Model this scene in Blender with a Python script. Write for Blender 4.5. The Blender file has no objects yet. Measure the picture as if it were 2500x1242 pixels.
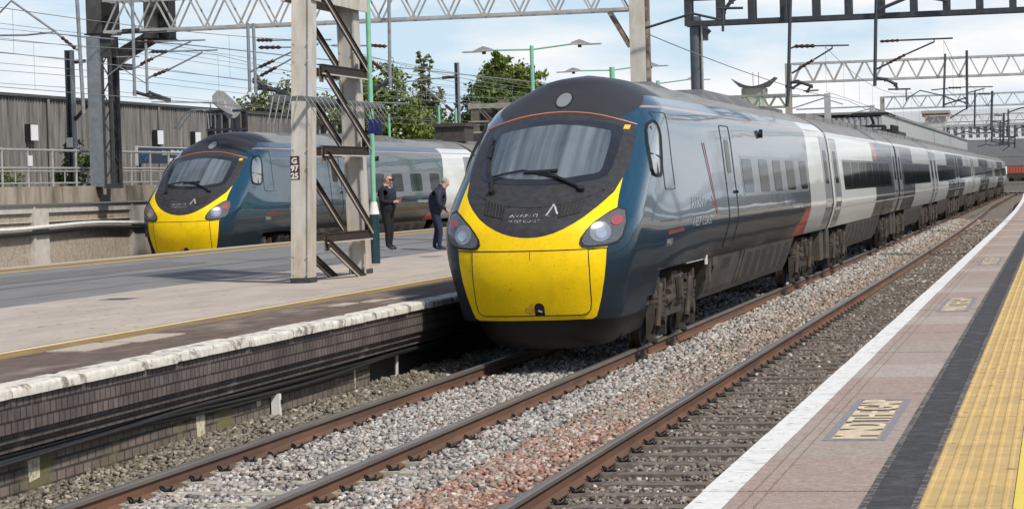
import bpy, math, random
import numpy as np
from mathutils import Vector, Matrix
from mathutils.geometry import delaunay_2d_cdt
random.seed(7); RNG = np.random.default_rng(7)
SC = bpy.context.scene
COL = SC.collection
# ---------------------------------------------------------------- camera
FPX, YAW, PIT, ROL, CX, CH = 6056.16, .218, -.0271, -.0291, 6.4259, 2.2287
_F = Vector((-math.sin(YAW)*math.cos(PIT), math.cos(YAW)*math.cos(PIT), math.sin(PIT)))
_R0 = Vector((math.cos(YAW), math.sin(YAW), 0)); _U0 = _R0.cross(_F)
_R = math.cos(ROL)*_R0 + math.sin(ROL)*_U0; _U = -math.sin(ROL)*_R0 + math.cos(ROL)*_U0
cd = bpy.data.cameras.new('camera'); cam = bpy.data.objects.new('camera', cd); COL.objects.link(cam)
cd.sensor_fit = 'HORIZONTAL'; cd.sensor_width = 36; cd.lens = 36*FPX/2500
cd.clip_start = .1; cd.clip_end = 6000
m = Matrix((( _R.x, _U.x, -_F.x, CX), (_R.y, _U.y, -_F.y, 0), (_R.z, _U.z, -_F.z, CH), (0, 0, 0, 1)))
cam.matrix_world = m
SC.camera = cam
# ---------------------------------------------------------------- light
SUN_EL, SUN_DIR = math.radians(48), Vector((.76, -.54, 0)).normalized()
sl = bpy.data.lights.new('sun', 'SUN'); so = bpy.data.objects.new('sun', sl); COL.objects.link(so)
sl.energy = 3.7; sl.angle = math.radians(5); sl.color = (1, .935, .83)
sd = Vector((SUN_DIR.x*math.cos(SUN_EL), SUN_DIR.y*math.cos(SUN_EL), math.sin(SUN_EL)))
so.rotation_euler = sd.to_track_quat('Z', 'Y').to_euler()
W = bpy.data.worlds.new('World'); SC.world = W; W.use_nodes = True
nt = W.node_tree; nt.nodes.clear()
def N(t, ty, **k):
    n = t.nodes.new(ty)
    for a, b in k.items():
        if a.startswith('i_'): n.inputs[int(a[2:])].default_value = b
        else: setattr(n, a, b)
    return n
sky = N(nt, 'ShaderNodeTexSky', sky_type='NISHITA', sun_disc=False, sun_elevation=SUN_EL)
sky.sun_rotation = math.atan2(SUN_DIR.x, SUN_DIR.y)
sky.air_density = 1.0; sky.dust_density = .4; sky.ozone_density = 1.6
tc = N(nt, 'ShaderNodeTexCoord')
mp = N(nt, 'ShaderNodeMapping'); mp.inputs['Scale'].default_value = (9, 9, 34); mp.inputs['Location'].default_value = (3.1, .7, 1.3)
no = N(nt, 'ShaderNodeTexNoise'); no.inputs['Scale'].default_value = 1.0; no.inputs['Detail'].default_value = 7; no.inputs['Roughness'].default_value = .55
rp = N(nt, 'ShaderNodeValToRGB'); rp.color_ramp.elements[0].position = .39; rp.color_ramp.elements[1].position = .63
mx = N(nt, 'ShaderNodeMix', data_type='RGBA'); mx.inputs[7].default_value = (9.0, 8.9, 8.9, 1)
bg = N(nt, 'ShaderNodeBackground'); bg.inputs[1].default_value = .10
ou = N(nt, 'ShaderNodeOutputWorld')
L = nt.links.new
sp_ = N(nt, 'ShaderNodeSeparateXYZ'); L(tc.outputs['Generated'], sp_.inputs[0])
hz = N(nt, 'ShaderNodeMapRange'); hz.inputs[1].default_value = .0; hz.inputs[2].default_value = .24; hz.inputs[3].default_value = .92; hz.inputs[4].default_value = .05
L(sp_.outputs[2], hz.inputs[0])
bl = N(nt, 'ShaderNodeMix', data_type='RGBA'); bl.inputs[7].default_value = (5.5, 7.1, 8.9, 1)      # thin blue summer air near the horizon
L(hz.outputs[0], bl.inputs[0]); L(sky.outputs[0], bl.inputs[6])
L(tc.outputs['Generated'], mp.inputs[0]); L(mp.outputs[0], no.inputs['Vector']); L(no.outputs[0], rp.inputs[0])
cv = N(nt, 'ShaderNodeMapRange'); cv.inputs[1].default_value = .07; cv.inputs[2].default_value = .35; cv.inputs[3].default_value = 1.0; cv.inputs[4].default_value = .22; L(sp_.outputs[2], cv.inputs[0])
cm = N(nt, 'ShaderNodeMath', operation='MULTIPLY'); L(rp.outputs[0], cm.inputs[0]); L(cv.outputs[0], cm.inputs[1])
L(cm.outputs[0], mx.inputs[0]); L(bl.outputs[2], mx.inputs[6]); L(mx.outputs[2], bg.inputs[0]); L(bg.outputs[0], ou.inputs[0])
SC.view_settings.view_transform = 'Standard'; SC.view_settings.look = 'None'
SC.view_settings.exposure = 0.16; SC.view_settings.gamma = 1
SC.render.engine = 'CYCLES'; SC.cycles.max_bounces = 6; SC.cycles.use_denoising = True
# ---------------------------------------------------------------- helpers
def tag(o, label=None, cat=None, group=None, kind=None):
    if label: o['label'] = label
    if cat: o['category'] = cat
    if group: o['group'] = group
    if kind: o['kind'] = kind
    return o
def empty(name, loc=(0, 0, 0), parent=None, label=None, cat=None, group=None):
    o = bpy.data.objects.new(name, None); COL.objects.link(o); o.location = loc
    o.empty_display_size = .1
    if parent: o.parent = parent
    return tag(o, label, cat, group)
class MB:
    def __init__(s): s.v = []; s.f = []; s.m = []
    def add(s, vs, fs, m=0):
        b = len(s.v); s.v += [tuple(map(float, p)) for p in vs]
        for f in fs: s.f.append([b+i for i in f]); s.m.append(m)
        return s
    def bx(s, x0, x1, y0, y1, z0, z1, m=0):
        return s.add([(x0,y0,z0),(x1,y0,z0),(x1,y1,z0),(x0,y1,z0),(x0,y0,z1),(x1,y0,z1),(x1,y1,z1),(x0,y1,z1)],
            [(3,2,1,0),(4,5,6,7),(0,1,5,4),(1,2,6,5),(2,3,7,6),(3,0,4,7)], m)
    def bar(s, p, q, w, h, m=0, up=(0,0,1)):   # rectangular bar between two points
        p = Vector(p); q = Vector(q); d = (q-p).normalized(); u = Vector(up)
        if abs(d.dot(u)) > .98: u = Vector((0, 1, 0))
        r = d.cross(u).normalized(); u = r.cross(d)
        vs = [c + r*a*w/2 + u*b*h/2 for c in (p, q) for a, b in ((-1,-1),(1,-1),(1,1),(-1,1))]
        return s.add(vs, [(3,2,1,0),(4,5,6,7),(0,1,5,4),(1,2,6,5),(2,3,7,6),(3,0,4,7)], m)
    def tube(s, pts, r, n=8, m=0, caps=True):
        pts = [Vector(p) for p in pts]; rs = r if isinstance(r, (list, tuple)) else [r]*len(pts)
        d0 = (pts[1]-pts[0]).normalized(); a = Vector((0,0,1)) if abs(d0.z) < .9 else Vector((1,0,0))
        u = d0.cross(a).normalized(); vs = []
        for i, p in enumerate(pts):
            d = (pts[min(i+1, len(pts)-1)]-pts[max(i-1, 0)]).normalized()
            u = (u - d*u.dot(d)).normalized(); w = d.cross(u)
            vs += [p + (u*math.cos(2*math.pi*k/n) + w*math.sin(2*math.pi*k/n))*rs[i] for k in range(n)]
        fs = [(i*n+k, i*n+(k+1)%n, (i+1)*n+(k+1)%n, (i+1)*n+k) for i in range(len(pts)-1) for k in range(n)]
        if caps: fs += [tuple(range(n))[::-1], tuple((len(pts)-1)*n+k for k in range(n))]
        return s.add(vs, fs, m)
    def prism(s, poly, fn0, fn1, m=0):   # poly of 2d points, two maps to 3d
        n = len(poly); vs = [fn0(*p) for p in poly] + [fn1(*p) for p in poly]
        return s.add(vs, [tuple(range(n))[::-1], tuple(range(n, 2*n))] + [(i, (i+1)%n, n+(i+1)%n, n+i) for i in range(n)], m)
    def build(s, name, mats, parent=None, smooth=30, loc=None):
        me = bpy.data.meshes.new(name); me.from_pydata(s.v, [], s.f)
        for x in (mats if isinstance(mats, (list, tuple)) else [mats]): me.materials.append(x)
        me.polygons.foreach_set('material_index', s.m)
        if smooth:
            me.polygons.foreach_set('use_smooth', [True]*len(s.f)); me.set_sharp_from_angle(angle=math.radians(smooth))
        me.update()
        o = bpy.data.objects.new(name, me); COL.objects.link(o)
        if loc: o.location = loc
        if parent: o.parent = parent
        return o
def copy_tree(o, parent=None):
    c = o.copy(); COL.objects.link(c); c.parent = parent
    if parent is not None: c.matrix_parent_inverse = o.matrix_parent_inverse
    for ch in list(o.children): copy_tree(ch, c)
    return c
def text_geo(txt, size, align='LEFT', bold=0.0):   # mesh of letters as verts (2d), faces
    cu = bpy.data.curves.new('t', 'FONT'); cu.body = txt; cu.size = size; cu.align_x = align; cu.offset = bold; cu.resolution_u = 3
    ob = bpy.data.objects.new('t', cu); COL.objects.link(ob)
    dg = bpy.context.evaluated_depsgraph_get(); me = bpy.data.meshes.new_from_object(ob.evaluated_get(dg))
    vs = [tuple(v.co) for v in me.vertices]; fs = [tuple(p.vertices) for p in me.polygons]
    bpy.data.objects.remove(ob); bpy.data.curves.remove(cu); bpy.data.meshes.remove(me)
    return vs, fs
# ---------------------------------------------------------------- materials
MATS = {}
def mat(name, col, rough=.6, metal=0., var=.0, vscale=3., stretch=(1,1,1), col2=None, c2=(.5,.7), bump=0., bscale=40., coat=0., ior=1.5, spec=.5, rvar=0., speck=None):
    if name in MATS: return MATS[name]
    M = bpy.data.materials.new(name); M.use_nodes = True; t = M.node_tree; p = t.nodes['Principled BSDF']
    p.inputs['Roughness'].default_value = rough; p.inputs['Metallic'].default_value = metal
    p.inputs['Coat Weight'].default_value = coat; p.inputs['Coat Roughness'].default_value = .06; p.inputs['IOR'].default_value = ior
    p.inputs['Specular IOR Level'].default_value = spec
    p.inputs['Base Color'].default_value = (*col, 1)
    c = N(t, 'ShaderNodeTexCoord'); mpg = N(t, 'ShaderNodeMapping'); mpg.inputs['Scale'].default_value = stretch
    t.links.new(c.outputs['Object'], mpg.inputs[0])
    src = None
    if col2 is not None:
        n1 = N(t, 'ShaderNodeTexNoise'); n1.inputs['Scale'].default_value = vscale; n1.inputs['Detail'].default_value = 6; n1.inputs['Roughness'].default_value = .65
        t.links.new(mpg.outputs[0], n1.inputs['Vector'])
        r = N(t, 'ShaderNodeValToRGB'); r.color_ramp.elements[0].position = c2[0]; r.color_ramp.elements[1].position = c2[1]
        r.color_ramp.elements[0].color = (*col, 1); r.color_ramp.elements[1].color = (*col2, 1)
        t.links.new(n1.outputs[0], r.inputs[0]); src = r.outputs[0]
    if var > 0:
        n2 = N(t, 'ShaderNodeTexNoise'); n2.inputs['Scale'].default_value = vscale*3.1; n2.inputs['Detail'].default_value = 5
        t.links.new(mpg.outputs[0], n2.inputs['Vector'])
        mr = N(t, 'ShaderNodeMapRange'); mr.inputs[1].default_value = .3; mr.inputs[2].default_value = .7; mr.inputs[3].default_value = 1-var; mr.inputs[4].default_value = 1+var
        t.links.new(n2.outputs[0], mr.inputs[0])
        hs = N(t, 'ShaderNodeHueSaturation'); t.links.new(mr.outputs[0], hs.inputs['Value'])
        if src is None: hs.inputs['Color'].default_value = (*col, 1)
        else: t.links.new(src, hs.inputs['Color'])
        src = hs.outputs[0]
        if rvar:
            m2 = N(t, 'ShaderNodeMapRange'); m2.inputs[1].default_value = .3; m2.inputs[2].default_value = .7; m2.inputs[3].default_value = rough-rvar; m2.inputs[4].default_value = rough+rvar
            t.links.new(n2.outputs[0], m2.inputs[0]); t.links.new(m2.outputs[0], p.inputs['Roughness'])
    if speck:
        n4 = N(t, 'ShaderNodeTexNoise'); n4.inputs['Scale'].default_value = speck[1]; n4.inputs['Detail'].default_value = 3
        t.links.new(c.outputs['Object'], n4.inputs['Vector'])
        m4 = N(t, 'ShaderNodeMapRange'); m4.inputs[1].default_value = speck[2]; m4.inputs[2].default_value = speck[3]; t.links.new(n4.outputs[0], m4.inputs[0])
        x4 = N(t, 'ShaderNodeMix', data_type='RGBA'); x4.inputs[7].default_value = (*speck[0], 1); t.links.new(m4.outputs[0], x4.inputs[0])
        if src is None: x4.inputs[6].default_value = (*col, 1)
        else: t.links.new(src, x4.inputs[6])
        src = x4.outputs[2]
    if src is not None: t.links.new(src, p.inputs['Base Color'])
    if bump > 0:
        n3 = N(t, 'ShaderNodeTexNoise'); n3.inputs['Scale'].default_value = bscale; n3.inputs['Detail'].default_value = 5
        t.links.new(c.outputs['Object'], n3.inputs['Vector'])
        b = N(t, 'ShaderNodeBump'); b.inputs['Strength'].default_value = bump; b.inputs['Distance'].default_value = .02
        t.links.new(n3.outputs[0], b.inputs['Height']); t.links.new(b.outputs[0], p.inputs['Normal'])
    MATS[name] = M
    return M
def brick_mat(name, c1, c2_, mortar, bw, bh, axes='YZ', rough=.85, msize=.012, stain=None, off=.5):
    if name in MATS: return MATS[name]
    M = bpy.data.materials.new(name); M.use_nodes = True; t = M.node_tree; p = t.nodes['Principled BSDF']; p.inputs['Roughness'].default_value = rough
    c = N(t, 'ShaderNodeTexCoord'); sx = N(t, 'ShaderNodeSeparateXYZ'); cb = N(t, 'ShaderNodeCombineXYZ')
    t.links.new(c.outputs['Object'], sx.inputs[0])
    t.links.new(sx.outputs['XYZ'.index(axes[0])], cb.inputs[0]); t.links.new(sx.outputs['XYZ'.index(axes[1])], cb.inputs[1])
    b = N(t, 'ShaderNodeTexBrick', offset=off); b.inputs['Scale'].default_value = 1; b.inputs['Brick Width'].default_value = bw; b.inputs['Row Height'].default_value = bh
    b.inputs['Mortar Size'].default_value = msize; b.inputs['Color1'].default_value = (*c1, 1); b.inputs['Color2'].default_value = (*c2_, 1); b.inputs['Mortar'].default_value = (*mortar, 1)
    b.inputs['Bias'].default_value = 0
    t.links.new(cb.outputs[0], b.inputs[0])
    n = N(t, 'ShaderNodeTexNoise'); n.inputs['Scale'].default_value = 2.2; n.inputs['Detail'].default_value = 7; n.inputs['Roughness'].default_value = .7
    t.links.new(c.outputs['Object'], n.inputs['Vector'])
    mr = N(t, 'ShaderNodeMapRange'); mr.inputs[1].default_value = .3; mr.inputs[2].default_value = .7; mr.inputs[3].default_value = .55; mr.inputs[4].default_value = 1.45
    t.links.new(n.outputs[0], mr.inputs[0])
    hs = N(t, 'ShaderNodeHueSaturation'); t.links.new(b.outputs[0], hs.inputs['Color']); t.links.new(mr.outputs[0], hs.inputs['Value'])
    src = hs.outputs[0]
    if stain:
        n2 = N(t, 'ShaderNodeTexNoise'); n2.inputs['Scale'].default_value = 1.3; n2.inputs['Detail'].default_value = 6
        mm = N(t, 'ShaderNodeMapping'); mm.inputs['Scale'].default_value = stain[1]; t.links.new(c.outputs['Object'], mm.inputs[0]); t.links.new(mm.outputs[0], n2.inputs['Vector'])
        r = N(t, 'ShaderNodeMapRange'); r.inputs[1].default_value = stain[2]; r.inputs[2].default_value = stain[3]; t.links.new(n2.outputs[0], r.inputs[0])
        mx_ = N(t, 'ShaderNodeMix', data_type='RGBA'); mx_.inputs[7].default_value = (*stain[0], 1); t.links.new(r.outputs[0], mx_.inputs[0]); t.links.new(src, mx_.inputs[6]); src = mx_.outputs[2]
    t.links.new(src, p.inputs['Base Color'])
    bp = N(t, 'ShaderNodeBump', invert=True); bp.inputs['Strength'].default_value = .6; bp.inputs['Distance'].default_value = .012
    t.links.new(b.outputs['Fac'], bp.inputs['Height']); t.links.new(bp.outputs[0], p.inputs['Normal'])
    MATS[name] = M
    return M
m_black = mat('black rubber', (.012,.012,.013), .6)
m_steel = mat('galvanised steel', (.27,.29,.31), .45, .35, var=.22, vscale=2.0, bump=.1)
m_steel_pale = mat('pale galvanised steel', (.42,.42,.40), .5, .2, var=.2, vscale=1.5)
m_darksteel = mat('dark painted steel', (.045,.052,.06), .5, .2, var=.25, vscale=2)
m_cream = mat('weathered cream paint', (.54,.51,.46), .65, var=.14, vscale=1.6, stretch=(1,1,.35), col2=(.42,.345,.24), c2=(.5,.72), bump=.15)
m_rustbrown = mat('rusty brown steel', (.16,.12,.09), .75, var=.3, vscale=3, col2=(.38,.33,.27), c2=(.5,.62))
m_insul = mat('brown insulator', (.055,.022,.018), .3)
m_wire = mat('copper wire', (.24,.25,.26), .5, .2)
m_white = mat('white paint', (.72,.71,.68), .6, var=.08, vscale=2)
m_green = mat('pale green paint', (.22,.50,.33), .45, var=.08)
m_dkteal = mat('dark teal paint', (.012,.045,.06), .4, var=.1)
m_navy = mat('navy enamel', (.008,.014,.06), .35)
def sh2(y):   # gentle bend of the right-hand track and platform far away
    return -(min(max(y-60, 0), 110))**2/16000.
def YS(a, b, n): return [a+(b-a)*i/n for i in range(n+1)]
# ---------------------------------------------------------------- ground and platforms
def strip(name, x0, x1, y0, y1, z, mt, z1=None, bend=False, kind='structure', parent=None, th=None, step=5):
    b = MB(); z1 = z if z1 is None else z1
    ys = YS(y0, y1, max(1, int((y1-y0)/step)) if bend else 1)
    vs = []; n = len(ys)
    for y in ys:
        s = sh2(y) if bend else 0
        vs += [(x0+s, y, z), (x1+s, y, z1)]
    fs = [(2*i, 2*i+1, 2*i+3, 2*i+2) for i in range(n-1)]
    if th:
        vs += [(x, y, zz-th) for x, y, zz in vs]; k = 2*n
        fs += [(k+2*i, k+2*i+2, k+2*i+3, k+2*i+1) for i in range(n-1)] + [(2*i, 2*i+2, k+2*i+2, k+2*i) for i in range(n-1)] + [(2*i+1, k+2*i+1, k+2*i+3, 2*i+3) for i in range(n-1)]
        fs += [(0, k, k+1, 1), (2*n-2, 2*n-1, k+2*n-1, k+2*n-2)]
    b.add(vs, fs); o = b.build(name, mt, parent, smooth=0)
    if kind and parent is None: tag(o, kind=kind)
    return o
m_ground = mat('trackside earth', (.10,.085,.065), .95, var=.3, vscale=.4, col2=(.06,.075,.03), c2=(.5,.6))
strip('ground', -2500, 2500, -300, 4500, -.62, m_ground)
# ballast bed, a real undulating sheet
def bz(x, y):
    x = x - (sh2(y) if x > 1.6 else 0)
    pts = [(-1.9,-.115),(-1.55,-.125),(-1.15,-.165),(-.75,-.185),(0,-.15),(.75,-.19),(1.2,-.155),(1.9,-.175),(2.5,-.205),(3.3,-.215),(4.1,-.2),(4.9,-.26),(5.2,-.3)]
    return float(np.interp(x, [p[0] for p in pts], [p[1] for p in pts])) + .02*math.sin(x*3.1+y*.9)*math.cos(y*1.7)
b = MB(); xs = list(np.linspace(-1.9, 5.2, 30)); ys = list(np.linspace(6, 80, 120)) + list(np.linspace(84, 330, 50))
b.add([(x+sh2(y)*(x > 1.6), y, bz(x, y)-.025) for y in ys for x in xs], [(j*30+i, j*30+i+1, (j+1)*30+i+1, (j+1)*30+i) for j in range(len(ys)-1) for i in range(29)])
m_bed = mat('ballast bed', (.13,.11,.088), .95, var=.5, vscale=9, bump=1, bscale=30, col2=(.27,.235,.195), c2=(.45,.62))
tag(b.build('ballast_bed', m_bed), kind='structure')
strip('ballast_far', -60, -13.9, 20, 400, -.1, mat('far ballast', (.20,.175,.15), .95, var=.4, vscale=2))
strip('yard', 30, 400, 40, 900, -.2, mat('yard', (.2,.185,.165), .95, var=.3, vscale=.3))
# stones
def stones():
    P = []; CC = []; SZ = []
    def zone(x0, x1, y0, y1, dens, size, pal):
        n = int((x1-x0)*(y1-y0)*dens); x = RNG.uniform(x0, x1, n); y = RNG.uniform(y0, y1, n)
        keep = (y > 9.5 + (4.9-x)*1.15)
        x = x[keep]; y = y[keep]; n = len(x)
        idx = RNG.choice(len(pal), n, p=[q[0] for q in pal]); c = np.array([q[1] for q in pal])[idx]*RNG.uniform(.72, 1.22, (n, 1))
        P.append(np.stack([x, y], 1)); CC.append(c); SZ.append(RNG.uniform(.75, 1.3, n)*size)
    pale = [(.34,(.39,.365,.335)),(.20,(.51,.485,.45)),(.20,(.27,.255,.245)),(.14,(.40,.315,.265)),(.12,(.16,.145,.135))]
    olive = [(.5,(.19,.165,.125)),(.28,(.26,.225,.175)),(.18,(.125,.108,.085)),(.04,(.46,.41,.35))]
    pink = [(.32,(.35,.195,.145)),(.26,(.43,.29,.23)),(.22,(.26,.125,.092)),(.12,(.46,.36,.29)),(.08,(.55,.48,.42))]
    tan = [(.36,(.29,.235,.185)),(.27,(.35,.29,.24)),(.19,(.21,.17,.13)),(.12,(.38,.255,.205)),(.06,(.52,.48,.44))]
    brown = [(.4,(.19,.155,.125)),(.3,(.25,.21,.175)),(.18,(.13,.105,.085)),(.08,(.34,.29,.25)),(.04,(.52,.47,.43))]
    for (ya, yb, k, s) in ((11, 30, 1., 1.), (30, 46, .62, 1.15), (46, 75, .28, 1.5), (75, 130, .10, 2.4)):
        d = 760*k; z = .0285*s
        zone(-1.78, -.84, ya, yb, d*.95, z*1.08, olive)
        zone(-.66, .70, ya, yb, d, z*1.02, pale)
        zone(.86, 1.5, ya, yb, d, z*1.02, pale); zone(1.5, 1.9, ya, yb, d*.35, z, pale); zone(1.5, 2.0, ya, yb, d*.6, z, tan)
        if yb < 31:
            zone(1.55, 2.52, ya, 24.5, d, z, pink); zone(1.9, 2.52, 24.5, yb, d*.95, z, tan)
            zone(1.6, 2.52, 20, yb, d*.3, z, tan); zone(1.6, 2.3, 24, 28, d*.2, z, pink)
        else: zone(1.9, 2.52, ya, yb, d, z, tan)
        zone(2.68, 4.0, ya, yb, d*.85, z*.95, brown); zone(4.0, 4.78, ya, yb, d*.5, z, brown)
    P = np.concatenate(P); CC = np.concatenate(CC); SZ = np.concatenate(SZ); n = len(P)
    base = np.array([(-1,-1,-1),(1,-1,-1),(1,1,-1),(-1,1,-1),(-1,-1,1),(1,-1,1),(1,1,1),(-1,1,1)], float)*.62
    V = base[None]*RNG.uniform(.55, 1.35, (n, 8, 3))*np.stack([RNG.uniform(.8,1.35,n), RNG.uniform(.8,1.35,n), RNG.uniform(.5,.85,n)], 1)[:, None]
    a = RNG.uniform(0, 6.28, (n, 3)); 
    def rot(V, t, i, j):
        c, s_ = np.cos(t)[:, None], np.sin(t)[:, None]; vi, vj = V[..., i].copy(), V[..., j].copy()
        V[..., i] = c*vi - s_*vj; V[..., j] = s_*vi + c*vj
    rot(V, a[:, 1]*.09, 0, 2); rot(V, a[:, 2]*.09, 1, 2); rot(V, a[:, 0], 0, 1)
    V *= SZ[:, None, None]
    zz = np.array([bz(p[0], p[1]) for p in P]) + RNG.uniform(-.035, .03, n)
    # sleeper tops of the right-hand track stay clear
    ph = ((P[:, 1]-11.2+.13) % .7); on = (P[:, 0] > 2.05) & (ph < .24) & (P[:, 0] < 4.7); thin = RNG.uniform(0, 1, n)
    on1 = (np.abs(P[:, 0]) < .62) & (P[:, 1] < 21.2) & (((P[:, 1]-16.68+.12) % .7) < .22)
    keep = ~(on & (thin > np.where(P[:, 0] > 2.66, .10, .5))) & ~(on1 & (thin > .22))
    V[..., 0] += P[:, 0][:, None]; V[..., 1] += P[:, 1][:, None]; V[..., 2] += zz[:, None]
    V = V[keep]; CC = CC[keep]; n = len(V)
    me = bpy.data.meshes.new('ballast_stones'); me.vertices.add(n*8); me.vertices.foreach_set('co', V.ravel())
    q = np.array([(3,2,1,0),(4,5,6,7),(0,1,5,4),(1,2,6,5),(2,3,7,6),(3,0,4,7)])
    fl = (q[None] + 8*np.arange(n)[:, None, None]).ravel()
    me.loops.add(n*24); me.loops.foreach_set('vertex_index', fl)
    me.polygons.add(n*6); me.polygons.foreach_set('loop_start', np.arange(0, n*24, 4)); me.polygons.foreach_set('loop_total', np.full(n*6, 4))
    at = me.attributes.new('stone', 'FLOAT_COLOR', 'POINT')
    at.data.foreach_set('color', np.repeat(np.concatenate([CC, np.ones((n, 1))], 1), 8, 0).ravel())
    me.update(calc_edges=True); me.validate()
    M = bpy.data.materials.new('ballast stone'); M.use_nodes = True; t = M.node_tree; p = t.nodes['Principled BSDF']; p.inputs['Roughness'].default_value = .85
    an = N(t, 'ShaderNodeAttribute', attribute_name='stone'); t.links.new(an.outputs['Color'], p.inputs['Base Color'])
    me.materials.append(M)
    o = bpy.data.objects.new('ballast_stones', me); COL.objects.link(o); tag(o, 'loose grey, brown and pinkish stone ballast spread around the rails', 'ballast', kind='stuff')
stones()
# rails
m_railside = mat('rusted rail side', (.15,.074,.043), .8, var=.2, vscale=2, stretch=(1,.2,1), col2=(.105,.058,.04), c2=(.45,.6))
m_railtop = mat('worn rail head', (.25,.215,.185), .38, .55, var=.15, vscale=3, stretch=(1,.1,1))
def rail(x, y0, y1, bend, label):
    prof = [(-.07,-.159),(.07,-.159),(.07,-.148),(.012,-.125),(.010,-.05),(.034,-.038),(.035,-.008),(.027,0),(-.027,0),(-.035,-.008),(-.034,-.038),(-.010,-.05),(-.012,-.125),(-.07,-.148)]
    ys = YS(y0, y1, 60); b = MB(); n = len(prof)
    vs = [(x+px+(sh2(y) if bend else 0), y, pz) for y in ys for px, pz in prof]
    for k in range(n):
        b.f += [(i*n+k, i*n+(k+1)%n, (i+1)*n+(k+1)%n, (i+1)*n+k)[::-1] for i in range(len(ys)-1)]; b.m += [1 if k in (5,6,7,8,9) else 0]*(len(ys)-1)
    b.v = vs; b.f += [tuple(range(n)), tuple((len(ys)-1)*n+k for k in range(n))[::-1]]; b.m += [0, 0]
    tag(b.build('rail', [m_railside, m_railtop], smooth=0), label, 'rail', 'rails of the two tracks')
XT2 = 3.333
rail(-.7525, 6, 300, False, 'rusty rail nearest the brick wall of the far platform')
rail(.7525, 6, 300, False, 'rusty rail under the right-hand wheels of the nearer train')
rail(XT2-.7525, 4, 300, True, 'dark brown rail of the empty track with black spring clips showing')
rail(XT2+.7525, 4, 300, True, 'rail of the empty track hidden under the near platform edge')
# sleepers
m_conc_dk = mat('dirty concrete sleeper', (.17,.145,.12), .9, var=.3, vscale=5, col2=(.12,.10,.08), c2=(.45,.65), bump=.3)
m_conc_lt = mat('pale concrete sleeper', (.40,.37,.30), .9, var=.2, vscale=4, col2=(.30,.28,.22), c2=(.45,.65), bump=.3)
m_clip = mat('spring clip steel', (.02,.018,.017), .5, .4)
def sleeper_mesh(m_):
    b = MB(); b.bx(-1.25, 1.25, -.11, .11, -.38, -.172)
    b.bx(-.95, -.55, -.10, .10, -.171, -.160); b.bx(.55, .95, -.10, .10, -.171, -.160)
    return b.build('sleeper', m_, smooth=0)
def clip_mesh():
    b = MB(); pts = []
    for a in np.linspace(-.6, 1.35, 14): pts.append((.075+.055*math.cos(a*math.pi), .058*math.sin(a*math.pi), .018+.022*math.cos(a*math.pi*2)))
    b.tube([(p[0]*.85, p[1]*.8, p[2]*.8) for p in pts], .0095, 6); b.bx(.03, .13, -.03, .03, -.02, .002)
    return b.build('rail_clip', m_clip, smooth=60)
clip = clip_mesh()
sp = {}
def add_clips(o):
    for sx in (-1, 1):
        for sd_ in (-1, 1):
            c = clip.copy(); COL.objects.link(c); c.parent = o; c.location = (sx*.7525 + sd_*.055, 0, -.148); c.rotation_euler = (0, 0, 0 if sd_ > 0 else math.pi)
s0 = sleeper_mesh(m_conc_dk); s1 = sleeper_mesh(m_conc_lt)
y = 11.2; first = True
while y < 120:
    o = s0 if first else s0.copy()
    if not first: COL.objects.link(o)
    first = False; o.location = (XT2+sh2(y), y, 0)
    tag(o, 'dirty brown concrete sleeper lying under the empty track', 'sleeper', 'sleepers of the empty track')
    if y < 48: add_clips(o)
    y += .70
y = 16.68; first = True
while y < 33:
    o = s1 if first else s1.copy()
    if not first: COL.objects.link(o)
    first = False; o.location = (0, y, .03 if y < 20.9 else -.005)
    tag(o, 'pale concrete sleeper half buried in stones in front of the nearer train', 'sleeper', 'sleepers in front of the nearer train')
    add_clips(o); y += .70
bpy.data.objects.remove(clip)
# ---- far (left) island platform
PT = .80
m_blue_brick = brick_mat('dark engineering brick', (.085,.062,.056), (.11,.08,.07), (.03,.026,.024), .225, .0765, stain=((.16,.14,.12), (1,1.8,.5), .60, .74))
m_low_brick = brick_mat('lower platform brick', (.15,.118,.095), (.19,.145,.115), (.045,.04,.035), .19, .095, stain=((.16,.14,.06), (1,1,.7), .58, .72))
m_header = brick_mat('header brick', (.095,.072,.066), (.125,.097,.087), (.022,.019,.018), .118, .105, msize=.010, stain=((.19,.17,.145), (1,3.5,.6), .60, .78))
plat = MB(); plat.bx(-13.3, -1.9, 6, 300, -.6, PT-.03); 
o_plat = tag(plat.build('platform', mat('platform core', (.05,.045,.04), .9), smooth=0), kind='structure')
b = MB(); b.bx(-1.9, -1.545, 6, 300, .435, .700); b.build('brick_band', m_header, o_plat, smooth=0)
b = MB(); b.bx(-1.9, -1.585, 6, 300, .355, .434); b.bx(-1.9, -1.625, 6, 300, .275, .354); b.build('corbel', m_blue_brick, o_plat, smooth=0)
b = MB(); b.bx(-1.9, -1.74, 6, 28.75, -.5, .274); b.build('brick_wall', m_low_brick, o_plat, smooth=0)
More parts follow.
